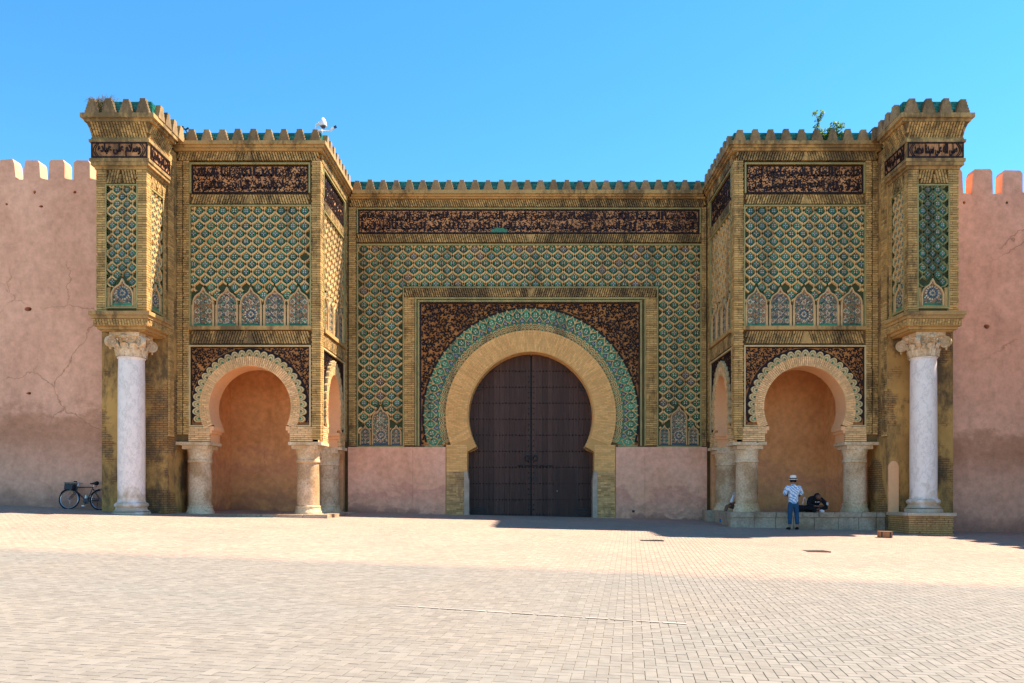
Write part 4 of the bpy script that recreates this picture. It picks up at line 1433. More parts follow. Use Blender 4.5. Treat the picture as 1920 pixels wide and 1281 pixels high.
# ------------------------------------------------------------------ the gate itself
def gateway():
    root = thing('city_gate', 'great horseshoe gate with green tile net and dark studded doors between the bastions', 'gate', (0, 4.4, 0))
    fr = front(3.98)
    CU, CZ = .13, 3.96
    path = arch_path(CU, CZ, 2.45, 2.45, 2.74, 2.49, -.6, 56, point=.02)
    m = MB(); m.prism(fr, arch_plate(-7.4, 7.4, -.6, 12.45, path), -1.3, -.12, 0, 1, back=True)
    obj('wall', m, ['brick_mortar', 'brick_pale'], root)
    for sg in (-1, 1):
        m = MB(); m.box(min(sg * 6.98, sg * 7.7), max(sg * 6.98, sg * 7.7), 4.12, 5.0, 12.30, 13.0)
        obj('corner_block', m, 'stone_trim', root)
    m = MB()
    m.box(-6.83, 6.83, 3.76, 5.3, 12.60, 12.74); m.box(-6.89, 6.89, 3.83, 5.29, 12.52, 12.597); m.box(-6.96, 6.96, 3.89, 5.28, 12.452, 12.517)
    obj('cornice', m, 'stone_trim', root)
    m = MB()
    vbricks(m, fr, -7.0, 7.0, 12.16, 12.44, -.13, .01, lean=-.35, L=.14)
    vband(m, fr, -6.75, .1, 6.85, 10.77, 11.08, -.13, .01, -.30)
    vband(m, fr, -4.86, .13, 5.11, 8.62, 8.96, -.13, .01, -.30, .17)
    obj('soldier_courses', m, 'brick_sooty', root, kind='stuff')
    m = MB()
    bricks(m, fr, -7.02, -6.74, 2.75, 12.14, -.13, .0, L=.28)
    bricks(m, fr, 6.84, 7.02, 2.75, 12.14, -.13, .0, L=.24)
    bricks(m, fr, -4.84, -4.44, 2.78, 8.60, -.13, .01, L=.3)
    bricks(m, fr, 4.66, 5.08, 2.78, 8.60, -.13, .01, L=.3)
    obj('pilaster_bricks', m, 'brick_ochre', root, kind='stuff')
    p = inscription(root, fr, -6.66, 6.77, 11.12, 12.07, -.10,
                [['ظلت بها', 'العليا', 'والأنصار', 'دائما', 'فوق', 'الحصن', 'أولى', 'والنصر', 'المولى', 'قائم', 'على', 'السعد', 'ومقام'],
                 ['أما ترى', 'الأنوار', 'لله', 'المولى', 'أعلى', 'وقد حلا', 'بالسعد', 'والملك', 'لكان لها', 'فلا قدر', 'الدنيا', 'فالعز', 'لها']], seed=21)
    m = MB()
    pts = [(-.1, 11.17), (.56, 11.17), (.56, 11.27), (.46, 11.30), (.40, 11.36), (.30, 11.33), (.18, 11.36), (.05, 11.31), (-.04, 11.30)]
    m.prism(fr, [(u - 1.36, z) for u, z in pts], -.08, -.05)
    obj('green_repair', m, 'tile_teal', p)
    m = MB()
    frame_strip(m, fr, -6.66, 6.77, 11.12, 12.07, .05, -.13, .01, bottom=False)
    obj('inscription_frame', m, 'trim_green', root)
    # L-shaped tile net round the arch frame
    a, b, za, zb = -6.66, 6.79, 2.77, 10.64
    ia, ib, iz = -4.90, 5.14, 9.02
    m = MB()
    m.rect(fr, a, ia, za, zb, -.13, -.11); m.rect(fr, ib, b, za, zb, -.13, -.11); m.rect(fr, ia, ib, iz, zb, -.13, -.11)
    panel = obj('tile_panel', m, 'lattice_back', root)
    nn = []
    for (u0, u1) in ((a, ia), (ib, b)):
        w = u1 - u0
        nn.append(((u0 + u1) / 2, za + .04, za + 1.55, w * .37, 3))
        nn.append((u0 + w * .155, za + .04, za + .80, w * .22, 1)); nn.append((u1 - w * .155, za + .04, za + .80, w * .22, 1))
    def inside(u, z):
        if ia - .02 < u < ib + .02 and z < iz + .02: return False
        if z < za + .25: return False
        return not any(in_niche(u, z, c, p_ - .1, q + .06, w * 1.12) for c, p_, q, w, k in nn)
    m = MB()
    cells = lattice(m, fr, a, b, za, zb, .4365, .275, .066, -.115, -.03, inside)
    obj('tile_net', m, 'rib_tan', panel, kind='stuff')
    put_flowers(panel, lambda u, z: (u, 4.085, z), cells, FLOWER_C, (0, 0, 0))
    for c, p_, q, w, k in nn:
        mosaic_niche(panel, fr, c, p_, q, w, -.11, -.04, kind=k, foot=4)
    m = MB()
    m.rect(fr, a - .05, b + .05, zb, zb + .06, -.13, .01)
    for (u0, u1) in ((a - .05, a), (b, b + .05)): m.rect(fr, u0, u1, za, zb, -.13, .005)
    m.rect(fr, ia - .0, ia + .05, za, iz - .05, -.13, .005); m.rect(fr, ib - .05, ib, za, iz - .05, -.13, .005); m.rect(fr, ia, ib, iz - .05, iz, -.13, .012)
    m.rect(fr, a - .05, ia + .05, za - .05, za, -.13, .01); m.rect(fr, ib - .05, b + .05, za - .05, za, -.13, .01)
    m.rect(fr, -4.42, -4.36, 2.77, 8.52, -.13, .01); m.rect(fr, -4.32, -4.25, 2.77, 8.42, -.13, -.02); m.rect(fr, 4.60, 4.65, 2.77, 8.52, -.13, .01); m.rect(fr, 4.43, 4.50, 2.77, 8.42, -.13, -.02)
    m.rect(fr, -4.42, 4.65, 8.53, 8.60, -.13, .01); m.rect(fr, -4.32, 4.50, 8.43, 8.50, -.13, -.02)
    obj('panel_frame', m, 'trim_green', root)
    # carved spandrel
    R1, R2, R3 = 2.45, 3.35, 4.24
    rad = lambda u, z: math.hypot(u - CU, z - CZ)
    u0, u1, zt = -4.23, 4.42, 8.40
    m = MB()
    k = 40
    for i in range(k):
        x0, x1 = u0 + (u1 - u0) * i / k, u0 + (u1 - u0) * (i + 1) / k
        def zz(u):
            q = (R2 - .1) ** 2 - (u - CU) ** 2
            return CZ + math.sqrt(q) if q > 0 else 2.78
        m.prism(fr, [(x0, zz(x0)), (x1, zz(x1)), (x1, zt), (x0, zt)], -.125, -.10)
    sp = obj('spandrel_panel', m, 'arabesque_base', root)
    m = MB()
    swirls(m, fr, u0, u1, 2.85, zt, .108, .050, -.105, -.05, lambda u, z: u0 + .06 < u < u1 - .06 and 2.82 < z < zt - .06 and rad(u, z) > R3 + .07, seed=31)
    obj('carved_foliage', m, 'glaze_black', sp, kind='stuff')
    m = MB()
    m.rect(fr, u0, u1, zt - .05, zt, -.12, -.05); m.rect(fr, u0, u0 + .045, 2.78, zt - .05, -.12, -.05); m.rect(fr, u1 - .045, u1, 2.78, zt - .05, -.12, -.05)
    for i in range(72):
        t0 = -.3 + (math.pi + .6) * i / 72; t1 = -.3 + (math.pi + .6) * (i + 1) / 72
        pts = [(CU + q * math.cos(t), CZ + q * math.sin(t)) for q, t in ((R3 - .03, t0), (R3 - .03, t1), (R3 + .05, t1), (R3 + .05, t0))]
        if min(p_[1] for p_ in pts) > 2.78: m.prism(fr, pts, -.12, -.06)
    obj('panel_border', m, 'glaze_black', sp)
    # glazed band round the arch: net of cells laid out radially
    al = math.asin((2.80 - CZ) / 3.8)
    N = 42
    span = math.pi - 2 * al
    pitch = span * 3.8 / N
    def pol(u, z, n):      # u along the arc (metres at r=3.8), z = radius
        t = al + u / 3.8
        return (CU + z * math.cos(t), 3.98 - n, CZ + z * math.sin(t))
    m = MB()
    for i in range(84):
        t0, t1 = i / 84 * span * 3.8, (i + 1) / 84 * span * 3.8
        m.prism(pol, [(t0, R2 - .02), (t1, R2 - .02), (t1, R3 - .02), (t0, R3 - .02)], -.10, -.075)
    zb_ = obj('tile_band', m, 'tile_green', root)
    m = MB()
    fl = MB(); bl = MB()
    for i in range(N):
        u = (i + .5) * pitch
        for sx in (1, -1):
            m.ribbon(pol, [(u + sx * a_ * pitch / 2, 4.27 - b_ * .30) for a_, b_ in OGEE], .028, -.08, -.04)
            m.ribbon(pol, [(u + sx * (1 - a_) * pitch / 2, 3.97 - b_ * .30) for a_, b_ in OGEE], .028, -.08, -.04)
        m.ribbon(pol, [(u + pitch / 2, 3.97), (u + pitch / 2, 4.20)], .03, -.08, -.035)
        for rr in (.20, .14, .08):
            m.ribbon(pol, [(u + rr * .88 * math.cos(math.pi * j / 8), R2 + .0 + rr * 1.25 * math.sin(math.pi * j / 8)) for j in range(9)], .030, -.08, -.035)
        k_ = 8
        m.prism(pol, [(u + pitch / 2 + .05 * math.cos(2 * math.pi * j / k_), 3.60 + .05 * math.sin(2 * math.pi * j / k_)) for j in range(k_)], -.08, -.03)
        fl.prism(pol, [(u + pitch / 2 + .028 * math.cos(2 * math.pi * j / k_), 3.60 + .028 * math.sin(2 * math.pi * j / k_)) for j in range(k_)], -.05, -.025, 3)
    obj('band_net', m, 'rib_tan', zb_, kind='stuff')
    def pflower(mb, u, r, a_, b_, g, w, v, white4=True):
        half = [(0, .60), (.13, .36), (.22, .30), (.38, .12), (.38, -.08), (.22, -.30), (0, -.50)]
        mb.prism(pol, [(u + p_ * a_, r + q * b_) for p_, q in half] + [(u - p_ * a_, r + q * b_) for p_, q in half[-2:0:-1]], -.08, -.05, g)
        for (c_, d_) in ((-.12, -.10), (.12, -.10), (-.12, .10), (.12, .10)):
            q = .085
            mb.prism(pol, [(u + (c_ + q) * a_, r + d_ * b_), (u + c_ * a_, r + (d_ + q) * b_), (u + (c_ - q) * a_, r + d_ * b_), (u + c_ * a_, r + (d_ - q) * b_)], -.06, -.042, w)
    for i in range(N):
        t = MB()
        pflower(t, (i + .5) * pitch, 3.95, pitch * .9, .42, 0, 1, 2)
        obj('flower_tile', t, FM, zb_)
        if i < N - 1:
            t = MB()
            pflower(t, (i + 1) * pitch, 3.74, pitch * .62, .25, 2, 1, 2)
            t.prism(pol, [((i + 1) * pitch - .06, 4.13), ((i + 1) * pitch + .06, 4.13), ((i + 1) * pitch + .10, 4.0), ((i + 1) * pitch, 3.93), ((i + 1) * pitch - .10, 4.0)], -.08, -.05, 0)
            obj('flower_tile', t, ['tile_teal', 'tile_white', 'tile_blue', 'tile_white'], zb_)
    obj('band_studs', fl, FM, zb_, kind='stuff')
    m = MB(); m.rect(fr, -4.05, -3.3, 2.73, 2.785, -.12, -.02); m.rect(fr, 3.56, 4.33, 2.73, 2.785, -.12, -.02)
    obj('band_sill', m, 'trim_green', root)
    # plain brick arch and jambs
    m = MB()
    for i in range(72):
        t0 = -.52 + (math.pi + 1.04) * i / 72; t1 = -.52 + (math.pi + 1.04) * (i + 1) / 72
        f0, f1 = [1 + .02 * max(0, math.sin(t)) ** 6 for t in (t0, t1)]
        pts = [(CU + R1 * math.cos(t0), CZ + R1 * f0 * math.sin(t0)), (CU + R1 * math.cos(t1), CZ + R1 * f1 * math.sin(t1)), (CU + R2 * math.cos(t1), CZ + R2 * math.sin(t1)), (CU + R2 * math.cos(t0), CZ + R2 * math.sin(t0))]
        m.prism(fr, pts, -.2, .0, 0, 1)
    av = obj('archivolt', m, ['pale_mortar', 'brick_pale'], root)
    m = MB(); arcbricks(m, fr, CU, CZ, R1 + .06, R2 - .005, -.36, math.pi + .36, -.02, .018, w=.058, rows=4, gap=.010)
    obj('voussoirs', m, 'brick_pale', av, kind='stuff')
    for (a_, b_) in ((-3.2, CU - 2.49), (CU + 2.49, 3.46)):
        m = MB(); m.rect(fr, a_, b_, -.55, 2.80, -.2, -.001)
        jm = obj('jamb', m, 'pale_mortar', root)
    m = MB()
    for a_, b_ in ((-3.18, CU - 2.50), (CU + 2.50, 3.44)): bricks(m, fr, a_, b_, 1.75, 2.80, -.02, .019, c=.07, L=.26, gap=.009)
    obj('jamb_bricks', m, 'brick_pale', jm, kind='stuff')
    m = MB()
    for a_, b_ in ((-3.18, CU - 2.50), (CU + 2.50, 3.44)): bricks(m, fr, a_, b_, -.25, 1.75, -.02, .015, c=.07, L=.26, gap=.013)
    obj('jamb_bricks', m, 'brick_worn', jm, kind='stuff')
    for sg in (-1, 1):
        e = CU + sg * 2.49
        pr = [(e - sg * .06, -.25), (e + sg * .13, -.25), (e + sg * .13, 1.72), (e, 1.80), (e - sg * .04, 1.50), (e - sg * .06, 1.40)]
        m = MB(); m.prism(fr, pr, -.5, .035)
        obj('guard_stone', m, 'guard_stone', root)
    # rendered dado
    m = MB()
    for (da, db, dz) in ((-7.04, -4.50, .05), (-4.495, -3.21, .045), (3.47, 4.60, .045), (4.605, 7.04, .05)):
        m = MB(); m.rect(fr, da, db, -.6, 2.715, -.13, dz)
        obj('dado', m, 'dado_plaster', root)
    m = MB(); m.rect(fr, 4.10, 4.20, .15, .24, .04, .08)
    obj('socket_box', m, 'black_metal', root)
    # roof line
    parapet(root, -7.0, 7.0, 4.10, 5.3, 12.745, 13.19, [(front(4.10), -7.0, 7.0)])
    merlon_row(root, (-6.95, 4.10), (6.95, 4.10), 27, 0, 12.742)
    # doors: two leaves of upright planks, studded
    seam = .147
    dn = -.62
    m = MB(); m.box(-2.9, 3.2, 4.80, 4.95, -.5, 6.9)
    obj('door_backing', m, 'door_iron', root)
    fd = front(3.98 - dn)
    rows = [.838 + (928 - p_) * .02133 for p_ in (696, 726, 756, 786, 816, 846.5, 876.5, 907, 937, 965)]
    plank = MB(); plank.box(-.100, .100, -.03, .03, 0, 6.9)
    pm = plank.mesh('plank', 'door_wood')
    for sg in (-1, 1):
        m = MB(); m.box(min(seam + sg * .02, seam + sg * 2.84), max(seam + sg * .02, seam + sg * 2.84), 3.98 + .65, 3.98 + .72, -.12, 6.75)
        leaf = obj('door_leaf', m, 'door_iron', root, label='left door leaf of dark planks without a wicket' if sg < 0 else 'right door leaf of dark planks with a small wicket door')
        for i in range(13):
            inst('plank', pm, leaf, (seam + sg * (.135 + .208 * i), 3.98 - dn + rng.uniform(-.006, .006), -.10))
        st = MB()
        def stud(u, z, r=.036):
            c = [(u + r * math.cos(a_ * math.pi / 3), z + r * math.sin(a_ * math.pi / 3)) for a_ in range(6)]
            b_ = len(st.V)
            st.V.extend(fd(p_, q, .028) for p_, q in c); st.V.append(fd(u, z, .065))
            for j in range(6): st.F.append((b_ + j, b_ + (j + 1) % 6, b_ + 6)); st.M.append(0)
        for z in rows:
            u = .09
            while u < 2.6:
                stud(seam + sg * u, z + rng.uniform(-.006, .006)); u += .131
        for z0_, z1_ in zip(rows[1:], rows[:-1]):
            for q in (1 / 3, 2 / 3): stud(seam + sg * .10, z0_ + (z1_ - z0_) * q)
        obj('studs', st, 'door_iron', leaf, kind='stuff')
        m = MB()
        for (hz, hl) in ((5.15, .5), (.18, .62)):
            for q in (-.10, 0, .10):
                m.ribbon(fd, [(seam + sg * 2.45, hz + q * .6), (seam + sg * (2.45 - hl * .6), hz + q * 1.3), (seam + sg * (2.45 - hl), hz + q)], .05, .028, .05)
        obj('hinge_strap', m, 'door_iron', leaf)
        m = MB()
        ku, kz = seam + sg * .16, 2.32
        ring = [(ku + .085 * math.sin(2 * math.pi * j / 14), kz - .02 - .11 * math.cos(2 * math.pi * j / 14)) for j in range(15)]
        m.tube([fd(p_, q, .075) for p_, q in ring], .022, 6)
        m.prism(fd, [(ku + .075 * math.cos(j * math.pi / 4), kz + .11 + .075 * math.sin(j * math.pi / 4)) for j in range(8)], .02, .07)
        obj('knocker', m, 'door_iron', leaf)
    leaf_r = leaf
    m = MB()
    m.tube([fd(seam - .54, 2.005, .06), fd(seam + .86, 2.0, .06)], .022, 6)
    for u in (-.3, .3, .7): m.rect(fd, seam + u - .03, seam + u + .03, 1.95, 2.05, .03, .08)
    m.rect(fd, seam + .10, seam + .22, 1.40, 1.55, .03, .09); m.rect(fd, seam + .145, seam + .165, 1.55, 1.98, .03, .06)
    obj('bolt_bar', m, 'door_iron', leaf_r)
    m = MB()
    wu0, wu1, wz0, wz1 = 1.02 + seam - .03, 1.80 + seam, -.06, 1.86
    m.rect(fd, wu0, wu1, wz0, wz1, .02, .046)
    wk = obj('wicket_door', m, 'door_wood', leaf_r)
    m = MB()
    for u in (wu0 + .03, wu1 - .03):
        for q in range(8):
            z = wz0 + .15 + q * .235
            m.rect(fd, u - .03, u + .03, z - .03, z + .03, .04, .075)
    m.rect(fd, wu0 - .012, wu0, wz0, wz1, .02, .05); m.rect(fd, wu1, wu1 + .012, wz0, wz1, .02, .05); m.rect(fd, wu0 - .012, wu1 + .012, wz1, wz1 + .012, .02, .05)
    m.rect(fd, wu0 + .35, wu0 + .41, 1.0, 1.12, .04, .07)
    obj('wicket_fittings', m, 'door_iron', leaf_r)
    m = MB()
    m.lathe((wu0 + .055, 3.98 - dn - .085, .96), [(.005, 0), (.025, .012), (.03, .03), (.025, .048), (.005, .06)], 10)
    obj('wicket_knob', m, 'steel', leaf_r)
gateway()

# ------------------------------------------------------------------ town walls to either side
def rampart(s, ztop, znot, mw, pitch, u_first, u_end, holes, lab):
    root = thing('town_wall', lab, 'town wall', (s * 16, .3, gz(s * 16, .1)), 'crenellated town walls beside the gate')
    Y = .1
    fr = front(Y, s)
    pts = [(14.15, -1.5), (14.15, ztop)]
    gaps = []
    u = u_first
    while u < u_end - pitch:
        g0, g1 = u + mw, u + pitch
        if g0 > 14.2: gaps.append((g0, g1))
        u += pitch
    rg = random.Random(9 + s)
    for g0, g1 in gaps:
        zt = ztop + rg.uniform(-.05, .04)
        j = rg.uniform(-.03, .03)
        pts += [(g0 - .07, zt), (g0 - .01 + j, zt - .09), (g0 + .02, znot + rg.uniform(-.04, .04)), (g1 - .03 + j, znot + rg.uniform(-.05, .05)), (g1 + .0, ztop - .12), (g1 + .06, ztop + rg.uniform(-.04, .03))]
    pts += [(u_end, ztop), (u_end, -1.5)]
    hp = []
    for (hu, hz, hw, hh) in holes:
        k = 8
        hp.append([(hu + hw / 2 * math.cos(2 * math.pi * i / k) * rg.uniform(.8, 1.1), hz + hh / 2 * math.sin(2 * math.pi * i / k) * rg.uniform(.8, 1.1)) for i in range(k)])
    m = MB()
    loops = [pts] + hp
    flat = [p for l in loops for p in l]
    b = len(m.V)
    m.V.extend(fr(u_, z, 0) for u_, z in flat)
    for t in tessellate_polygon([[Vector((p[0], p[1], 0)) for p in l] for l in loops]):
        m.F.append(tuple(b + i for i in t)); m.M.append(0)
    k = len(flat)
    m.V.extend(fr(u_, z, -.42 if i < len(pts) else -.3) for i, (u_, z) in enumerate(flat))
    o = 0
    for l in loops:
        n = len(l)
        for i in range(n):
            m.F.append((b + o + i, b + o + (i + 1) % n, b + k + o + (i + 1) % n, b + k + o + i)); m.M.append(0)
        if l is not pts:
            m.F.append(tuple(b + k + o + i for i in range(n))); m.M.append(1)
        o += n
    for t in tessellate_polygon([[Vector((p[0], p[1], 0)) for p in pts]]):
        m.F.append(tuple(b + k + i for i in t)); m.M.append(0)
    obj('wall', m, ['pink_plaster', 'hole_back'], root)
    m = MB(); m.box(min(s * 14.15, s * u_end), max(s * 14.15, s * u_end), Y + .43, Y + 1.3, -1.5, znot - .25)
    obj('wall_walk', m, 'pink_plaster', root)
    if s > 0:
        # the wall turns the corner towards the viewer, just out of view; its merlons throw the saw-edged shadow
        m = MB(); m.box(20.0, 20.9, -10.6, .09, -2.2, 11.3)
        obj('return_wall', m, 'pink_plaster', root)
        mm = MB(); mm.box(20.02, 20.5, -.33, .33, 11.29, 12.1)
        me = mm.mesh('return_merlon', 'pink_plaster')
        me.transform(Matrix.Translation((-20.26, 0, -11.29)))
        for i in range(10):
            inst('return_merlon', me, root, (20.26, -.7 - i * 1.02, 11.29))
def WX(px): return abs(px - 989) * .018138
def WZ(py): return .838 + (928 - py) * .018138
rampart(-1, 12.33, 11.66, .54, .865, 14.15 - .02, 34, [(WX(5), WZ(379), .09, .10), (WX(58), WZ(356), .10, .13), (WX(134), WZ(356), .13, .11), (WX(70), WZ(383), .14, .10), (WX(45), WZ(577), .26, .17), (WX(47), WZ(736), .18, .10)],
        'pink plastered town wall with narrow merlons behind the leaning bicycle')
rampart(1, 11.98, 11.17, .66, 1.02, 14.15 + .10, 20.9, [(WX(1814), WZ(376), .10, .12), (WX(1895), WZ(376), .10, .11), (WX(1857), WZ(610), .22, .18)],
        'pink plastered town wall with broad merlons beyond the tall brick plinth')

# ------------------------------------------------------------------ people
def skinned(name, pts, edges, mats, parent, sub=2, root=0, smooth=True, off=(0, 0, 0)):
    """one continuous surface grown over a skeleton: pts = [(position, radius)]"""
    me = bpy.data.meshes.new('skeleton')
    me.from_pydata([p for p, r in pts], edges, [])
    o = bpy.data.objects.new('skeleton', me)
    COL.objects.link(o)
    o.modifiers.new('skin', 'SKIN')
    sm = o.modifiers.new('sub', 'SUBSURF'); sm.levels = sub; sm.render_levels = sub
    for i, (p, r) in enumerate(pts):
        d = me.skin_vertices[0].data[i]
        d.radius = r if isinstance(r, tuple) else (r, r)
        d.use_root = (i == root)
    dg = bpy.context.evaluated_depsgraph_get()
    nm = bpy.data.meshes.new_from_object(o.evaluated_get(dg))
    nm.name = name
    bpy.data.objects.remove(o); bpy.data.meshes.remove(me)
    nm.materials.clear()
    nm.materials.append(MATS[mats])
    nm.polygons.foreach_set('use_smooth', [True] * len(nm.polygons))
    r = bpy.data.objects.new(name, nm)
    COL.objects.link(r)
    r.parent = parent
    LOC[r.name] = LOC[parent.name]
    return r

def hand(parent, wrist, direction, palm_n, s=1.0, mat='skin_tone'):
    """palm with four unequal bent fingers and a thumb from its side"""
    w = Vector(wrist); d = Vector(direction).normalized(); n = Vector(palm_n).normalized()
    e = d.cross(n).normalized()
    m = MB()
    m.tube([tuple(w), tuple(w + d * .03 * s), tuple(w + d * .085 * s)], [.026 * s, .036 * s, .040 * s], 8)
    for i, ln in enumerate((.062, .075, .070, .055)):
        b = w + d * .080 * s + e * (i - 1.5) * .019 * s
        k = b + d * ln * .5 * s + n * .008 * s
        t = b + d * ln * .82 * s + n * .034 * s
        m.tube([tuple(b), tuple(k), tuple(t)], [.0095 * s, .009 * s, .007 * s], 6)
    b = w + d * .03 * s - e * .030 * s
    m.tube([tuple(b), tuple(b + d * .032 * s - e * .024 * s + n * .01 * s), tuple(b + d * .062 * s - e * .020 * s + n * .028 * s)], [.012 * s, .0105 * s, .008 * s], 6)
    return obj('hand', m, mat, parent, smooth=True)

def shoe(parent, heel, toe, mat, w=.045, h=.075):
    a, b = Vector(heel), Vector(toe)
    d = (b - a)
    m = MB()
    m.tube([tuple(a + Vector((0, 0, h * .55)) - d * .04), tuple(a + d * .12 + Vector((0, 0, h * .6))), tuple(a + d * .5 + Vector((0, 0, h * .5))), tuple(a + d * .85 + Vector((0, 0, h * .36))), tuple(b + Vector((0, 0, h * .3)))],
           [w * .55, w, w * .98, w * .9, w * .3], 10)
    return obj('shoe', m, mat, parent, smooth=True)

def standing_man():
    x, y = 8.74, -.98
    z = gz(x, y)
    t = thing('person', 'man in a white straw hat, blue print shirt and jeans standing with his back turned', 'person', (x, y, z))
    LOC[t.name] = (0, 0, 0)
    P = {'pelvis': ((0, 0, .93), (.13, .10)), 'waist': ((0, .0, 1.08), (.125, .09)), 'chest': ((0, .0, 1.27), (.15, .10)), 'neckb': ((0, .0, 1.42), (.075, .07)),
         'neck': ((0, .012, 1.49), .052), 'jaw': ((0, .035, 1.555), .072), 'head': ((0, .025, 1.63), .092), 'crown': ((0, .02, 1.70), .070),
         'nose': ((0, .125, 1.60), .016), 'earl': ((-.092, .02, 1.60), .020), 'earr': ((.092, .02, 1.60), .020),
         'shl': ((-.19, .0, 1.385), .066), 'ell': ((-.265, .06, 1.11), .045), 'wrl': ((-.14, .27, 1.12), .030),
         'shr': ((.19, .0, 1.385), .066), 'elr': ((.275, .06, 1.11), .045), 'wrr': ((.17, .28, 1.14), .030),
         'hil': ((-.095, .0, .87), .090), 'knl': ((-.105, .02, .48), .062), 'anl': ((-.125, -.02, .09), .040),
         'hir': ((.095, .0, .87), .090), 'knr': ((.115, .03, .48), .062), 'anr': ((.13, .0, .09), .040)}
    names = list(P)
    E = [('pelvis', 'waist'), ('waist', 'chest'), ('chest', 'neckb'), ('neckb', 'neck'), ('neck', 'jaw'), ('jaw', 'head'), ('head', 'crown'), ('head', 'nose'), ('head', 'earl'), ('head', 'earr'),
         ('chest', 'shl'), ('shl', 'ell'), ('ell', 'wrl'), ('chest', 'shr'), ('shr', 'elr'), ('elr', 'wrr'), ('pelvis', 'hil'), ('hil', 'knl'), ('knl', 'anl'), ('pelvis', 'hir'), ('hir', 'knr'), ('knr', 'anr')]
    skinned('body', [P[n] for n in names], [(names.index(a), names.index(b)) for a, b in E], 'skin_tone', t)
    S = [((0, 0, .80), (.180, .130)), ((0, 0, .96), (.172, .122)), ((0, .0, 1.12), (.165, .118)), ((0, .0, 1.28), (.185, .122)), ((0, .0, 1.41), (.105, .085)), ((0, .008, 1.455), (.072, .066)),
         ((-.205, .0, 1.385), .080), ((-.262, .03, 1.22), .078), ((-.275, .055, 1.13), .074), ((.205, .0, 1.385), .080), ((.268, .03, 1.22), .078), ((.285, .055, 1.13), .074)]
    skinned('shirt', S, [(0, 1), (1, 2), (2, 3), (3, 4), (4, 5), (3, 6), (6, 7), (7, 8), (3, 9), (9, 10), (10, 11)], 'print_shirt', t)
    m = MB(); m.lathe((0, .01, 1.435), [(.072, 0), (.090, .012), (.082, .035), (.064, .05)], 14, cap=False)
    obj('collar', m, 'print_shirt', t, smooth=True)
    T = [((0, 0, 1.02), (.145, .105)), ((0, 0, .86), (.150, .115)), ((-.095, .0, .80), .098), ((-.108, .02, .48), .078), ((-.122, -.01, .15), .062), ((.095, .0, .80), .098), ((.118, .03, .48), .078), ((.130, .0, .15), .062)]
    skinned('trousers', T, [(0, 1), (1, 2), (2, 3), (3, 4), (1, 5), (5, 6), (6, 7)], 'jeans', t)
    m = MB(); m.lathe((0, .02, 1.56), [(.088, .0), (.101, .035), (.104, .08), (.098, .12)], 16, cap=False)
    obj('hair', m, 'hair_dark', t, smooth=True)
    m = MB()
    m.lathe((0, .02, 1.655), [(.150, -.014), (.155, -.006), (.120, .004), (.108, .012), (.104, .075), (.094, .125), (.06, .145), (.0, .138)], 24, cap=False)
    h = obj('hat', m, 'straw', t, smooth=True)
    m = MB(); m.lathe((0, .02, 1.668), [(.111, 0), (.110, .032), (.106, .034)], 24, cap=False)
    obj('hat_band', m, 'black_cloth', h, smooth=True)
    hand(t, (-.14, .27, 1.12), (.6, .75, .15), (0, -.2, 1)); hand(t, (.17, .28, 1.14), (-.6, .75, .15), (0, -.2, 1))
    shoe(t, (-.125, -.05, 0), (-.155, .20, 0), 'black_cloth'); shoe(t, (.13, -.03, 0), (.165, .22, 0), 'black_cloth')
    m = MB(); m.box(-.045, .045, .40, .412, 1.14, 1.27)
standing_man()

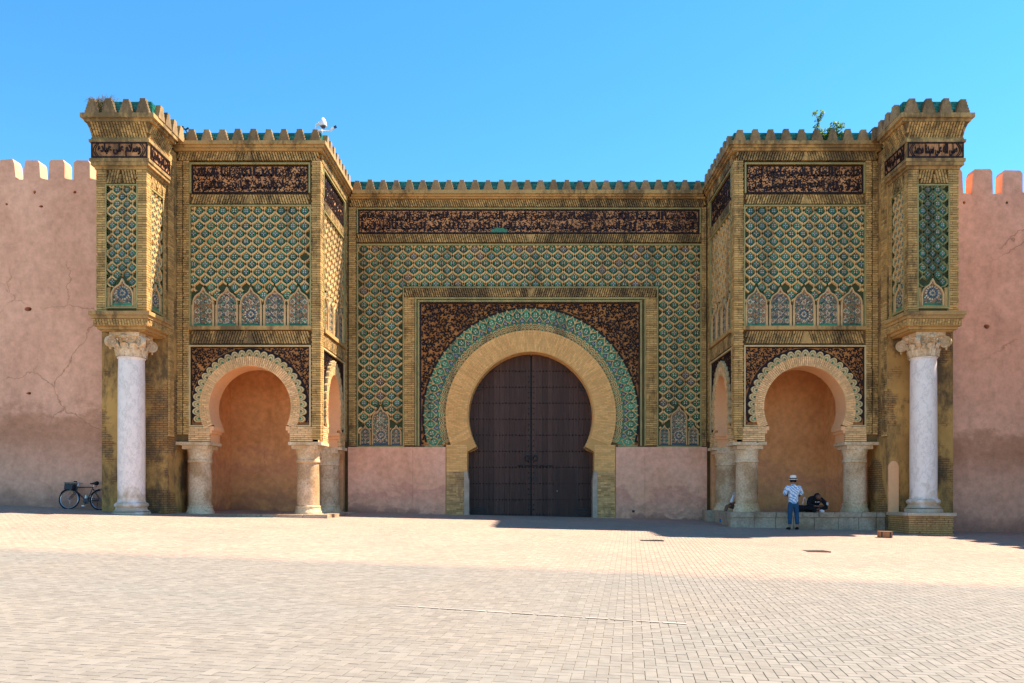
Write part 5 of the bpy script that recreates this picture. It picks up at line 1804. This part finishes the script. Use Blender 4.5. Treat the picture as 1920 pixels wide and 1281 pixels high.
def seated_in_black():
    x, y, z = 9.72, -.08, .252
    t = thing('person', 'person in a black hooded top sitting bowed over crossed legs on the stone ledge', 'person', (x, y, z))
    LOC[t.name] = (0, 0, 0)
    B = [((0, .10, .13), (.15, .12)), ((.02, .0, .30), (.14, .11)), ((.04, -.08, .42), (.16, .11)), ((.06, -.16, .50), .06), ((.07, -.23, .52), .08), ((.08, -.29, .50), .088), ((.085, -.36, .47), .06), ((.085, -.385, .445), .018),
         ((-.13, -.10, .42), .07), ((-.24, -.22, .25), .05), ((-.02, -.38, .20), .03), ((.22, -.10, .42), .07), ((.36, -.20, .27), .05), ((.16, -.38, .21), .03),
         ((-.12, .02, .12), .09), ((-.36, -.24, .17), .066), ((.06, -.38, .08), .042), ((.14, .02, .12), .09), ((.40, -.22, .18), .066), ((.0, -.40, .09), .042)]
    Ed = [(0, 1), (1, 2), (2, 3), (3, 4), (4, 5), (5, 6), (6, 7), (2, 8), (8, 9), (9, 10), (2, 11), (11, 12), (12, 13), (0, 14), (14, 15), (15, 16), (0, 17), (17, 18), (18, 19)]
    skinned('body', B, Ed, 'skin_dark', t)
    skinned('hooded_top', [((0, .10, .16), (.19, .15)), ((.02, .0, .30), (.185, .15)), ((.04, -.08, .43), (.205, .15)), ((.06, -.15, .51), .105), ((.07, -.20, .555), .115), ((.075, -.25, .56), .105),
                           ((-.14, -.10, .43), .092), ((-.25, -.22, .26), .074), ((-.08, -.35, .21), .052), ((.23, -.10, .43), .092), ((.37, -.20, .28), .074), ((.22, -.35, .22), .052)],
            [(0, 1), (1, 2), (2, 3), (3, 4), (4, 5), (2, 6), (6, 7), (7, 8), (2, 9), (9, 10), (10, 11)], 'black_cloth', t)
    skinned('trousers', [((0, .10, .12), (.17, .12)), ((-.12, .02, .12), .108), ((-.36, -.24, .17), .086), ((.02, -.36, .09), .062), ((.14, .02, .12), .108), ((.40, -.22, .18), .086), ((.06, -.38, .11), .062)],
            [(0, 1), (1, 2), (2, 3), (0, 4), (4, 5), (5, 6)], 'black_cloth', t)
    hand(t, (-.02, -.38, .20), (.7, -.5, 0), (0, 0, -1), mat='skin_dark'); hand(t, (.16, -.38, .21), (-.7, -.5, 0), (0, 0, -1), mat='skin_dark')
    shoe(t, (.10, -.36, .0), (.20, -.47, .0), 'white_cloth', .048, .085)
    shoe(t, (-.06, -.38, .0), (-.16, -.48, .0), 'black_cloth', .046, .08)
    m = MB()
    for (u, w_) in ((-.02, .05), (.04, .03), (.09, .045)):
        m.box(u, u + w_ * .5, -.262, -.25, .33, .36)
    for i in range(3): m.box(.34 + .022 * i, .352 + .022 * i, -.32, -.24, .24, .33)
    obj('white_print', m, 'white_cloth', t)
    b = thing('backpack', 'black soft backpack lying on the ledge beside the person in the black top', 'backpack', (x - .52, y - .12, z))
    LOC[b.name] = (0, 0, 0)
    skinned('bag_body', [((-.20, 0, .12), (.12, .12)), ((0, 0, .13), (.15, .13)), ((.20, .02, .12), (.13, .12)), ((.27, .03, .11), (.08, .09))], [(0, 1), (1, 2), (2, 3)], 'black_cloth', b)
    m = MB(); m.tube([(.10, -.05, .26), (.14, -.02, .40), (.19, .02, .52)], .010, 6); m.tube([(.19, .02, .52), (.26, .06, .44), (.27, .06, .26)], .010, 6)
    obj('strap', m, 'white_cloth', b)
seated_in_black()

def seated_behind_column():
    t = thing('person', 'person in brown shorts and blue shoes sitting half hidden behind the stout column', 'person', (7.62, .98, .252))
    LOC[t.name] = (0, 0, 0)
    B = [((0, 0, .14), (.14, .12)), ((.02, 0, .35), (.12, .10)), ((.0, 0, .55), (.14, .10)), ((-.02, 0, .70), .055), ((-.04, 0, .78), .075), ((-.05, 0, .86), .09), ((-.05, 0, .92), .07), ((-.15, 0, .83), .018),
         ((.0, -.18, .57), .062), ((-.10, -.24, .34), .044), ((-.34, -.16, .28), .03), ((.0, .18, .57), .062), ((-.10, .22, .34), .044), ((-.34, .12, .28), .03),
         ((-.08, -.10, .13), .088), ((-.58, -.12, .20), .06), ((-.69, -.13, -.22), .042), ((-.08, .10, .13), .088), ((-.56, .06, .20), .06), ((-.64, .02, -.20), .042)]
    Ed = [(0, 1), (1, 2), (2, 3), (3, 4), (4, 5), (5, 6), (5, 7), (2, 8), (8, 9), (9, 10), (2, 11), (11, 12), (12, 13), (0, 14), (14, 15), (15, 16), (0, 17), (17, 18), (18, 19)]
    skinned('body', B, Ed, 'skin_dark', t)
    skinned('shirt', [((0, 0, .18), (.17, .14)), ((.02, 0, .36), (.16, .13)), ((.0, 0, .56), (.18, .13)), ((-.01, 0, .66), .08), ((.0, -.19, .57), .082), ((-.06, -.23, .44), .07), ((.0, .19, .57), .082), ((-.06, .22, .44), .07)],
            [(0, 1), (1, 2), (2, 3), (2, 4), (4, 5), (2, 6), (6, 7)], 'white_cloth', t)
    skinned('shorts', [((0, 0, .13), (.16, .13)), ((-.10, -.11, .14), .105), ((-.50, -.12, .19), .085), ((-.10, .10, .14), .105), ((-.48, .06, .19), .085)], [(0, 1), (1, 2), (0, 3), (3, 4)], 'brown_cloth', t)
    m = MB(); m.lathe((-.045, 0, .88), [(.10, 0), (.10, .03), (.07, .07), (.0, .085)], 14, cap=False)
    obj('hair', m, 'hair_dark', t, smooth=True)
    hand(t, (-.34, -.16, .28), (-1, .2, -.1), (0, 0, -1), mat='skin_dark'); hand(t, (-.34, .12, .28), (-1, -.2, -.1), (0, 0, -1), mat='skin_dark')
    shoe(t, (-.66, -.13, -.35), (-.86, -.17, -.38), 'blue_shoe', .055, .10); shoe(t, (-.62, .02, -.33), (-.82, .0, -.36), 'blue_shoe', .055, .10)
    b = thing('cloth_bag', 'small white cloth bag on the lap of the person behind the stout column', 'bag', (7.17, .82, .50))
    LOC[b.name] = (0, 0, 0)
    skinned('bag_body', [((0, 0, .05), (.07, .06)), ((.02, 0, .14), (.085, .06)), ((.05, 0, .22), (.05, .04)), ((.09, .0, .34), .02)], [(0, 1), (1, 2), (2, 3)], 'white_cloth', b)
    m = MB(); m.tube([(.03, -.02, .20), (.07, -.01, .38), (.12, 0, .44), (.12, .02, .25)], .010, 6)
    obj('handle', m, 'white_cloth', b)
seated_behind_column()

# ------------------------------------------------------------------ bicycle leaning on the town wall
def bicycle():
    t = thing('bicycle', 'black bicycle with a front basket leaning on the pink wall', 'bicycle', (-15.52, -.26, gz(-15.0, -.26) - .002))
    t.rotation_euler = (R(-7), R(1.2), 0)
    LOC[t.name] = (0, 0, 0)
    WR = .355
    def wheel(cx):
        m = MB()
        m.tube([(cx, -.05, WR), (cx, .05, WR)], .022, 10)
        w = obj('wheel', m, 'grey_metal', t)
        c = [(cx + (WR - .024) * math.cos(2 * math.pi * i / 40), 0, WR + (WR - .024) * math.sin(2 * math.pi * i / 40)) for i in range(41)]
        m = MB(); m.tube(c, .024, 8, cap=False); obj('tyre', m, 'black_rubber', w, smooth=True)
        c = [(cx + (WR - .056) * math.cos(2 * math.pi * i / 40), 0, WR + (WR - .056) * math.sin(2 * math.pi * i / 40)) for i in range(41)]
        m = MB(); m.tube(c, .013, 6, cap=False); obj('rim', m, 'steel', w, smooth=True)
        m = MB()
        for i in range(28):
            a = 2 * math.pi * i / 28
            m.tube([(cx + .02 * math.cos(a + .8), .03 * (1 if i % 2 else -1), WR + .02 * math.sin(a + .8)), (cx + .30 * math.cos(a), 0, WR + .30 * math.sin(a))], .0016, 4)
        obj('spokes', m, 'steel', w, kind='stuff')
        m = MB()
        a0, a1 = (.2, 2.6) if cx < .5 else (-.15, 2.7)
        n = 16
        for i in range(n):
            b0, b1 = a0 + (a1 - a0) * i / n, a0 + (a1 - a0) * (i + 1) / n
            r0 = WR + .018
            for (ya, yb, ra, rb) in ((-.03, 0, r0 - .012, r0), (0, .03, r0, r0 - .012)):
                m.face([(cx + ra * math.cos(b0), ya, WR + ra * math.sin(b0)), (cx + rb * math.cos(b0), yb, WR + rb * math.sin(b0)), (cx + rb * math.cos(b1), yb, WR + rb * math.sin(b1)), (cx + ra * math.cos(b1), ya, WR + ra * math.sin(b1))])
        obj('mudguard', m, 'black_metal', t, smooth=True)
    wheel(0); wheel(1.05)
    bb = (.60, 0, .29); st = (.77, 0, .78); hd = (.24, 0, .76); hb = (.21, 0, .64); ax = (1.05, 0, WR)
    m = MB()
    m.tube([hd, st], .017, 8); m.tube([hb, bb], .020, 8); m.tube([bb, st], .017, 8); m.tube([(.25, 0, .80), (.20, 0, .60)], .021, 8)
    for y_ in (-.05, .05):
        m.tube([(st[0], y_ * .4, st[2] - .06), (ax[0], y_, ax[2])], .010, 6); m.tube([(bb[0], y_ * .6, bb[2]), (ax[0], y_, ax[2])], .011, 6)
    f = obj('frame', m, 'black_metal', t, smooth=True)
    m = MB()
    m.tube([(.20, 0, .61), (.19, 0, .58)], .03, 8)
    for y_ in (-.05, .05): m.tube([(.19, y_, .59), (.13, y_, .50), (.0, y_, WR)], [.014, .013, .009], 6)
    obj('fork', m, 'black_metal', t, smooth=True)
    m = MB()
    m.tube([(.25, 0, .80), (.26, 0, .90), (.22, 0, .92)], .014, 6)
    m.tube([(.30, -.30, .92), (.20, -.20, .93), (.20, .20, .93), (.30, .30, .92)], .012, 6)
    hbar = obj('handlebar', m, 'steel', t, smooth=True)
    for y_ in (-1, 1):
        m = MB(); m.tube([(.38, y_ * .31, .915), (.28, y_ * .29, .922)], .018, 8)
        obj('grip', m, 'black_rubber', hbar)
    m = MB()
    m.tube([st, (.795, 0, .86)], .012, 6)
    obj('seat_post', m, 'steel', t)
    m = MB()
    m.tube([(.66, 0, .895), (.74, 0, .90), (.83, 0, .905), (.90, 0, .915), (.93, 0, .90)], [.018, .028, .055, .075, .05], 10)
    obj('saddle', m, 'black_rubber', t, smooth=True)
    m = MB(); m.box(.86, .875, -.025, .025, .79, .83)
    obj('reflector', m, 'red_plastic', t)
    # wire basket
    m = MB()
    x0, x1, z0, z1 = -.14, .14, .68, .90
    for i in range(9):
        x = x0 + .03 + (x1 - x0 - .05) * i / 8
        for y_ in (-.13, .13): m.box(x - .004, x + .004, y_ - .003, y_ + .003, z0, z1)
    for i in range(8):
        y_ = -.13 + .26 * i / 7
        for x in (x0 + .02, x1): m.box(x - .003, x + .003, y_ - .004, y_ + .004, z0, z1)
    for i in range(6):
        z = z0 + (z1 - z0) * i / 5
        for y_ in (-.135, .135): m.box(x0, x1, y_ - .003, y_ + .003, z - .006, z + .006)
        for x in (x0, x1): m.box(x - .003, x + .003, -.13, .13, z - .006, z + .006)
    m.box(x0, x1, -.13, .13, z0 - .004, z0)
    for y_ in (-.128, .128): m.box(x0 + .01, x1 - .01, y_ - .001, y_ + .001, z0 + .01, z1 - .05)
    obj('basket', m, 'black_metal', t)
    m = MB()
    m.lathe((0, 0, 0), [(.085, -.006), (.095, -.006), (.095, .006), (.085, .006)], 24)
    cr = obj('chainring', m, 'black_metal', t)
    cr.location = (bb[0], -.06, bb[2]); cr.rotation_euler = (R(90), 0, 0)
    m = MB()
    m.tube([(bb[0], -.08, bb[2]), (bb[0] - .03, -.09, bb[2] - .16)], .011, 6); m.tube([(bb[0], .08, bb[2]), (bb[0] + .03, .09, bb[2] + .16)], .011, 6)
    m.tube([(bb[0] + .02, -.062, bb[2] + .09), (ax[0], -.062, ax[2] + .035)], .006, 4); m.tube([(bb[0] + .02, -.062, bb[2] - .09), (ax[0], -.062, ax[2] - .035)], .006, 4)
    ck = obj('crank', m, 'black_metal', t)
    m = MB(); m.box(bb[0] - .075, bb[0] + .015, -.17, -.09, bb[2] - .185, bb[2] - .145)
    obj('pedal', m, 'white_plastic', ck)
    m = MB(); m.box(bb[0] - .015, bb[0] + .075, .09, .17, bb[2] + .145, bb[2] + .185)
    obj('pedal', m, 'white_plastic', ck)
    m = MB(); m.lathe((.555, -.0, .335), [(.028, 0), (.033, .01), (.033, .13), (.018, .16), (.018, .18)], 10)
    obj('bottle', m, 'white_plastic', t, smooth=True)
    m = MB(); m.tube([(.93, .05, .30), (1.02, -.10, .01)], .010, 6)
    obj('kickstand', m, 'black_metal', t)
bicycle()

# ------------------------------------------------------------------ small things
def wooden_box():
    x, y = 10.42, -3.85
    z = gz(x, y)
    t = thing('wooden_box', 'small reddish wooden box left alone on the paving in the sun', 'box', (x, y, z))
    t.rotation_euler = (0, R(1.3), R(-8))
    LOC[t.name] = (0, 0, 0)
    for i in range(3):
        m = MB(); m.box(-.18, .18, -.115, -.10, .005 + .055 * i, .056 + .055 * i); obj('board', m, 'crate_wood', t)
        m = MB(); m.box(-.18, .18, .10, .115, .005 + .055 * i, .056 + .055 * i); obj('board', m, 'crate_wood', t)
    for x_ in (-.165, .165):
        m = MB(); m.box(x_ - .012, x_ + .012, -.10, .10, 0, .168); obj('end_board', m, 'crate_wood', t)
    m = MB(); m.box(-.19, .19, -.125, .125, .170, .186); obj('lid', m, 'crate_wood', t)
    for x_ in (-.12, .12):
        m = MB(); m.box(x_ - .02, x_ + .02, -.122, -.116, .0, .168); obj('batten', m, 'iron_rust', t)
wooden_box()

def cameras():
    t = thing('dome_camera', 'white dome security camera hanging from a bent pole at the bastion corner', 'camera', (-7.32, .30, 13.2))
    LOC[t.name] = (0, 0, 0)
    m = MB(); m.tube([(0, 0, -.05), (0, 0, .30), (.01, 0, .38), (.05, 0, .43), (.12, 0, .45)], .032, 10)
    obj('pole', m, 'white_plastic', t, smooth=True)
    m = MB(); m.lathe((.27, -.02, .36), [(.125, 0), (.130, .03), (.118, .12), (.085, .21), (.045, .27), (.02, .29)], 20)
    m.tube([(.11, 0, .45), (.18, -.01, .45)], .055, 10)
    obj('housing', m, 'white_plastic', t, smooth=True)
    m = MB(); m.lathe((.27, -.02, .27), [(.0, 0), (.05, .012), (.078, .05), (.085, .09)], 16, cap=False)
    obj('lens_dome', m, 'dark_glass', t, smooth=True)
    t = thing('bullet_camera', 'small bullet security camera on a horizontal arm beside the dome camera', 'camera', (-7.14, .12, 13.26))
    LOC[t.name] = (0, 0, 0)
    m = MB(); m.tube([(-.02, 0, -.05), (-.02, 0, .05), (.05, 0, .06), (.42, -.02, .05), (.45, -.02, .09)], .020, 8); m.box(-.06, .10, -.05, .05, .02, .11)
    obj('arm', m, 'white_plastic', t, smooth=True)
    m = MB(); m.tube([(.40, -.02, .10), (.49, -.03, .15), (.52, -.03, .165)], [.035, .04, .038], 10)
    obj('housing', m, 'white_plastic', t, smooth=True)
    m = MB(); m.tube([(.515, -.03, .162), (.60, -.035, .195)], [.044, .047], 10)
    obj('lens_hood', m, 'dark_glass', t, smooth=True)
    t = thing('lamp_bracket', 'small black lamp bracket on the bastion roof beside the bicycle pavilion', 'lamp bracket', (-11.72, .3, 13.2))
    LOC[t.name] = (0, 0, 0)
    m = MB(); m.tube([(.06, 0, -.05), (-.02, 0, .12), (-.10, 0, .26)], .022, 6)
    obj('arm', m, 'black_metal', t)
    m = MB(); m.tube([(-.20, 0, .30), (-.08, 0, .25), (.02, 0, .31)], .030, 6); m.tube([(-.21, 0, .30), (-.16, 0, .36)], .03, 6)
    obj('lamp_head', m, 'black_metal', t)
    t = thing('lamp_bracket', 'slanting black metal rod on the bastion roof behind the shrub end', 'lamp bracket', (11.70, .3, 13.2))
    LOC[t.name] = (0, 0, 0)
    m = MB(); m.tube([(-.08, 0, -.05), (.22, 0, .26)], .026, 6)
    obj('arm', m, 'black_metal', t)
    m = MB(); m.tube([(.19, 0, .235), (.25, 0, .285)], .036, 6)
    obj('lamp_head', m, 'black_metal', t)
cameras()

def leafy(mb, c, rad, n, size, rg):
    for _ in range(n):
        d = Vector((rg.gauss(0, 1), rg.gauss(0, .7), rg.gauss(0, .8)))
        d = d.normalized() * rad * rg.random() ** .5
        p = Vector(c) + d
        a = Vector((rg.gauss(0, 1), rg.gauss(0, 1), rg.gauss(0, .6))).normalized()
        nrm = Vector((rg.gauss(0, .5), rg.gauss(-.4, .5), rg.gauss(.8, .4))).normalized()
        b = a.cross(nrm).normalized()
        s_ = size * rg.uniform(.6, 1.25)
        mb.face([tuple(p - a * s_), tuple(p + b * s_ * .55 - a * s_ * .2 + nrm * s_ * .12), tuple(p + a * s_), tuple(p - b * s_ * .55 - a * s_ * .2 + nrm * s_ * .12)])
def plants():
    rg = random.Random(4)
    t = thing('wild_shrub', 'green leafy shrub rooted between the merlons on top of the bastion', 'shrub', (9.95, .12, 13.15))
    LOC[t.name] = (0, 0, 0)
    tips = [(-.02, -.02, .22), (-.10, 0, .78), (.08, 0, .62), (.16, 0, .78), (.02, 0, .50), (-.04, 0, .33), (.13, -.05, .12), (.32, -.05, .16), (.50, -.02, .22), (.62, 0, .40), (.74, 0, .30), (.66, -.04, .18), (.52, 0, .38), (.86, 0, .36), (.40, -.08, .06), (.70, -.08, .05), (.0, -.10, .0), (.24, -.12, -.06)]
    m = MB()
    m.tube([(.05, 0, -.15), (.0, 0, .3), (.03, 0, .55), (-.08, 0, .78)], [.022, .016, .010, .005], 6); m.tube([(.03, 0, .52), (.15, 0, .76)], [.010, .005], 6)
    m.tube([(.05, 0, -.12), (.35, 0, .10), (.60, 0, .26), (.84, 0, .35)], [.020, .014, .010, .005], 6); m.tube([(.40, 0, .12), (.54, 0, .36)], [.010, .005], 6)
    obj('stem', m, 'twig', t, smooth=True)
    m = MB()
    for (x, y, z) in tips:
        leafy(m, (x, y, z), .115, 30, .052, rg)
    obj('foliage', m, 'leaf_green', t, kind='stuff')
    t = thing('dry_weed', 'tuft of dry straw coloured weeds on the top corner of the pavilion', 'weed', (-13.30, -2.02, 13.0))
    LOC[t.name] = (0, 0, 0)
    m = MB()
    for _ in range(150):
        a, l = rg.uniform(-1.2, 1.2), rg.uniform(.18, .50)
        x, y = rg.uniform(-.28, .28), rg.uniform(-.22, .08)
        p0 = (x, y, rg.uniform(-.15, .1)); p1 = (x + .5 * l * math.sin(a), y - .05, p0[2] + l * .55); p2 = (x + l * math.sin(a), y - .1 * rg.random(), p0[2] + l * .8 * math.cos(a))
        m.tube([p0, p1, p2], [.007, .006, .002], 3)
    obj('stalks', m, 'dry_grass', t, kind='stuff')
plants()
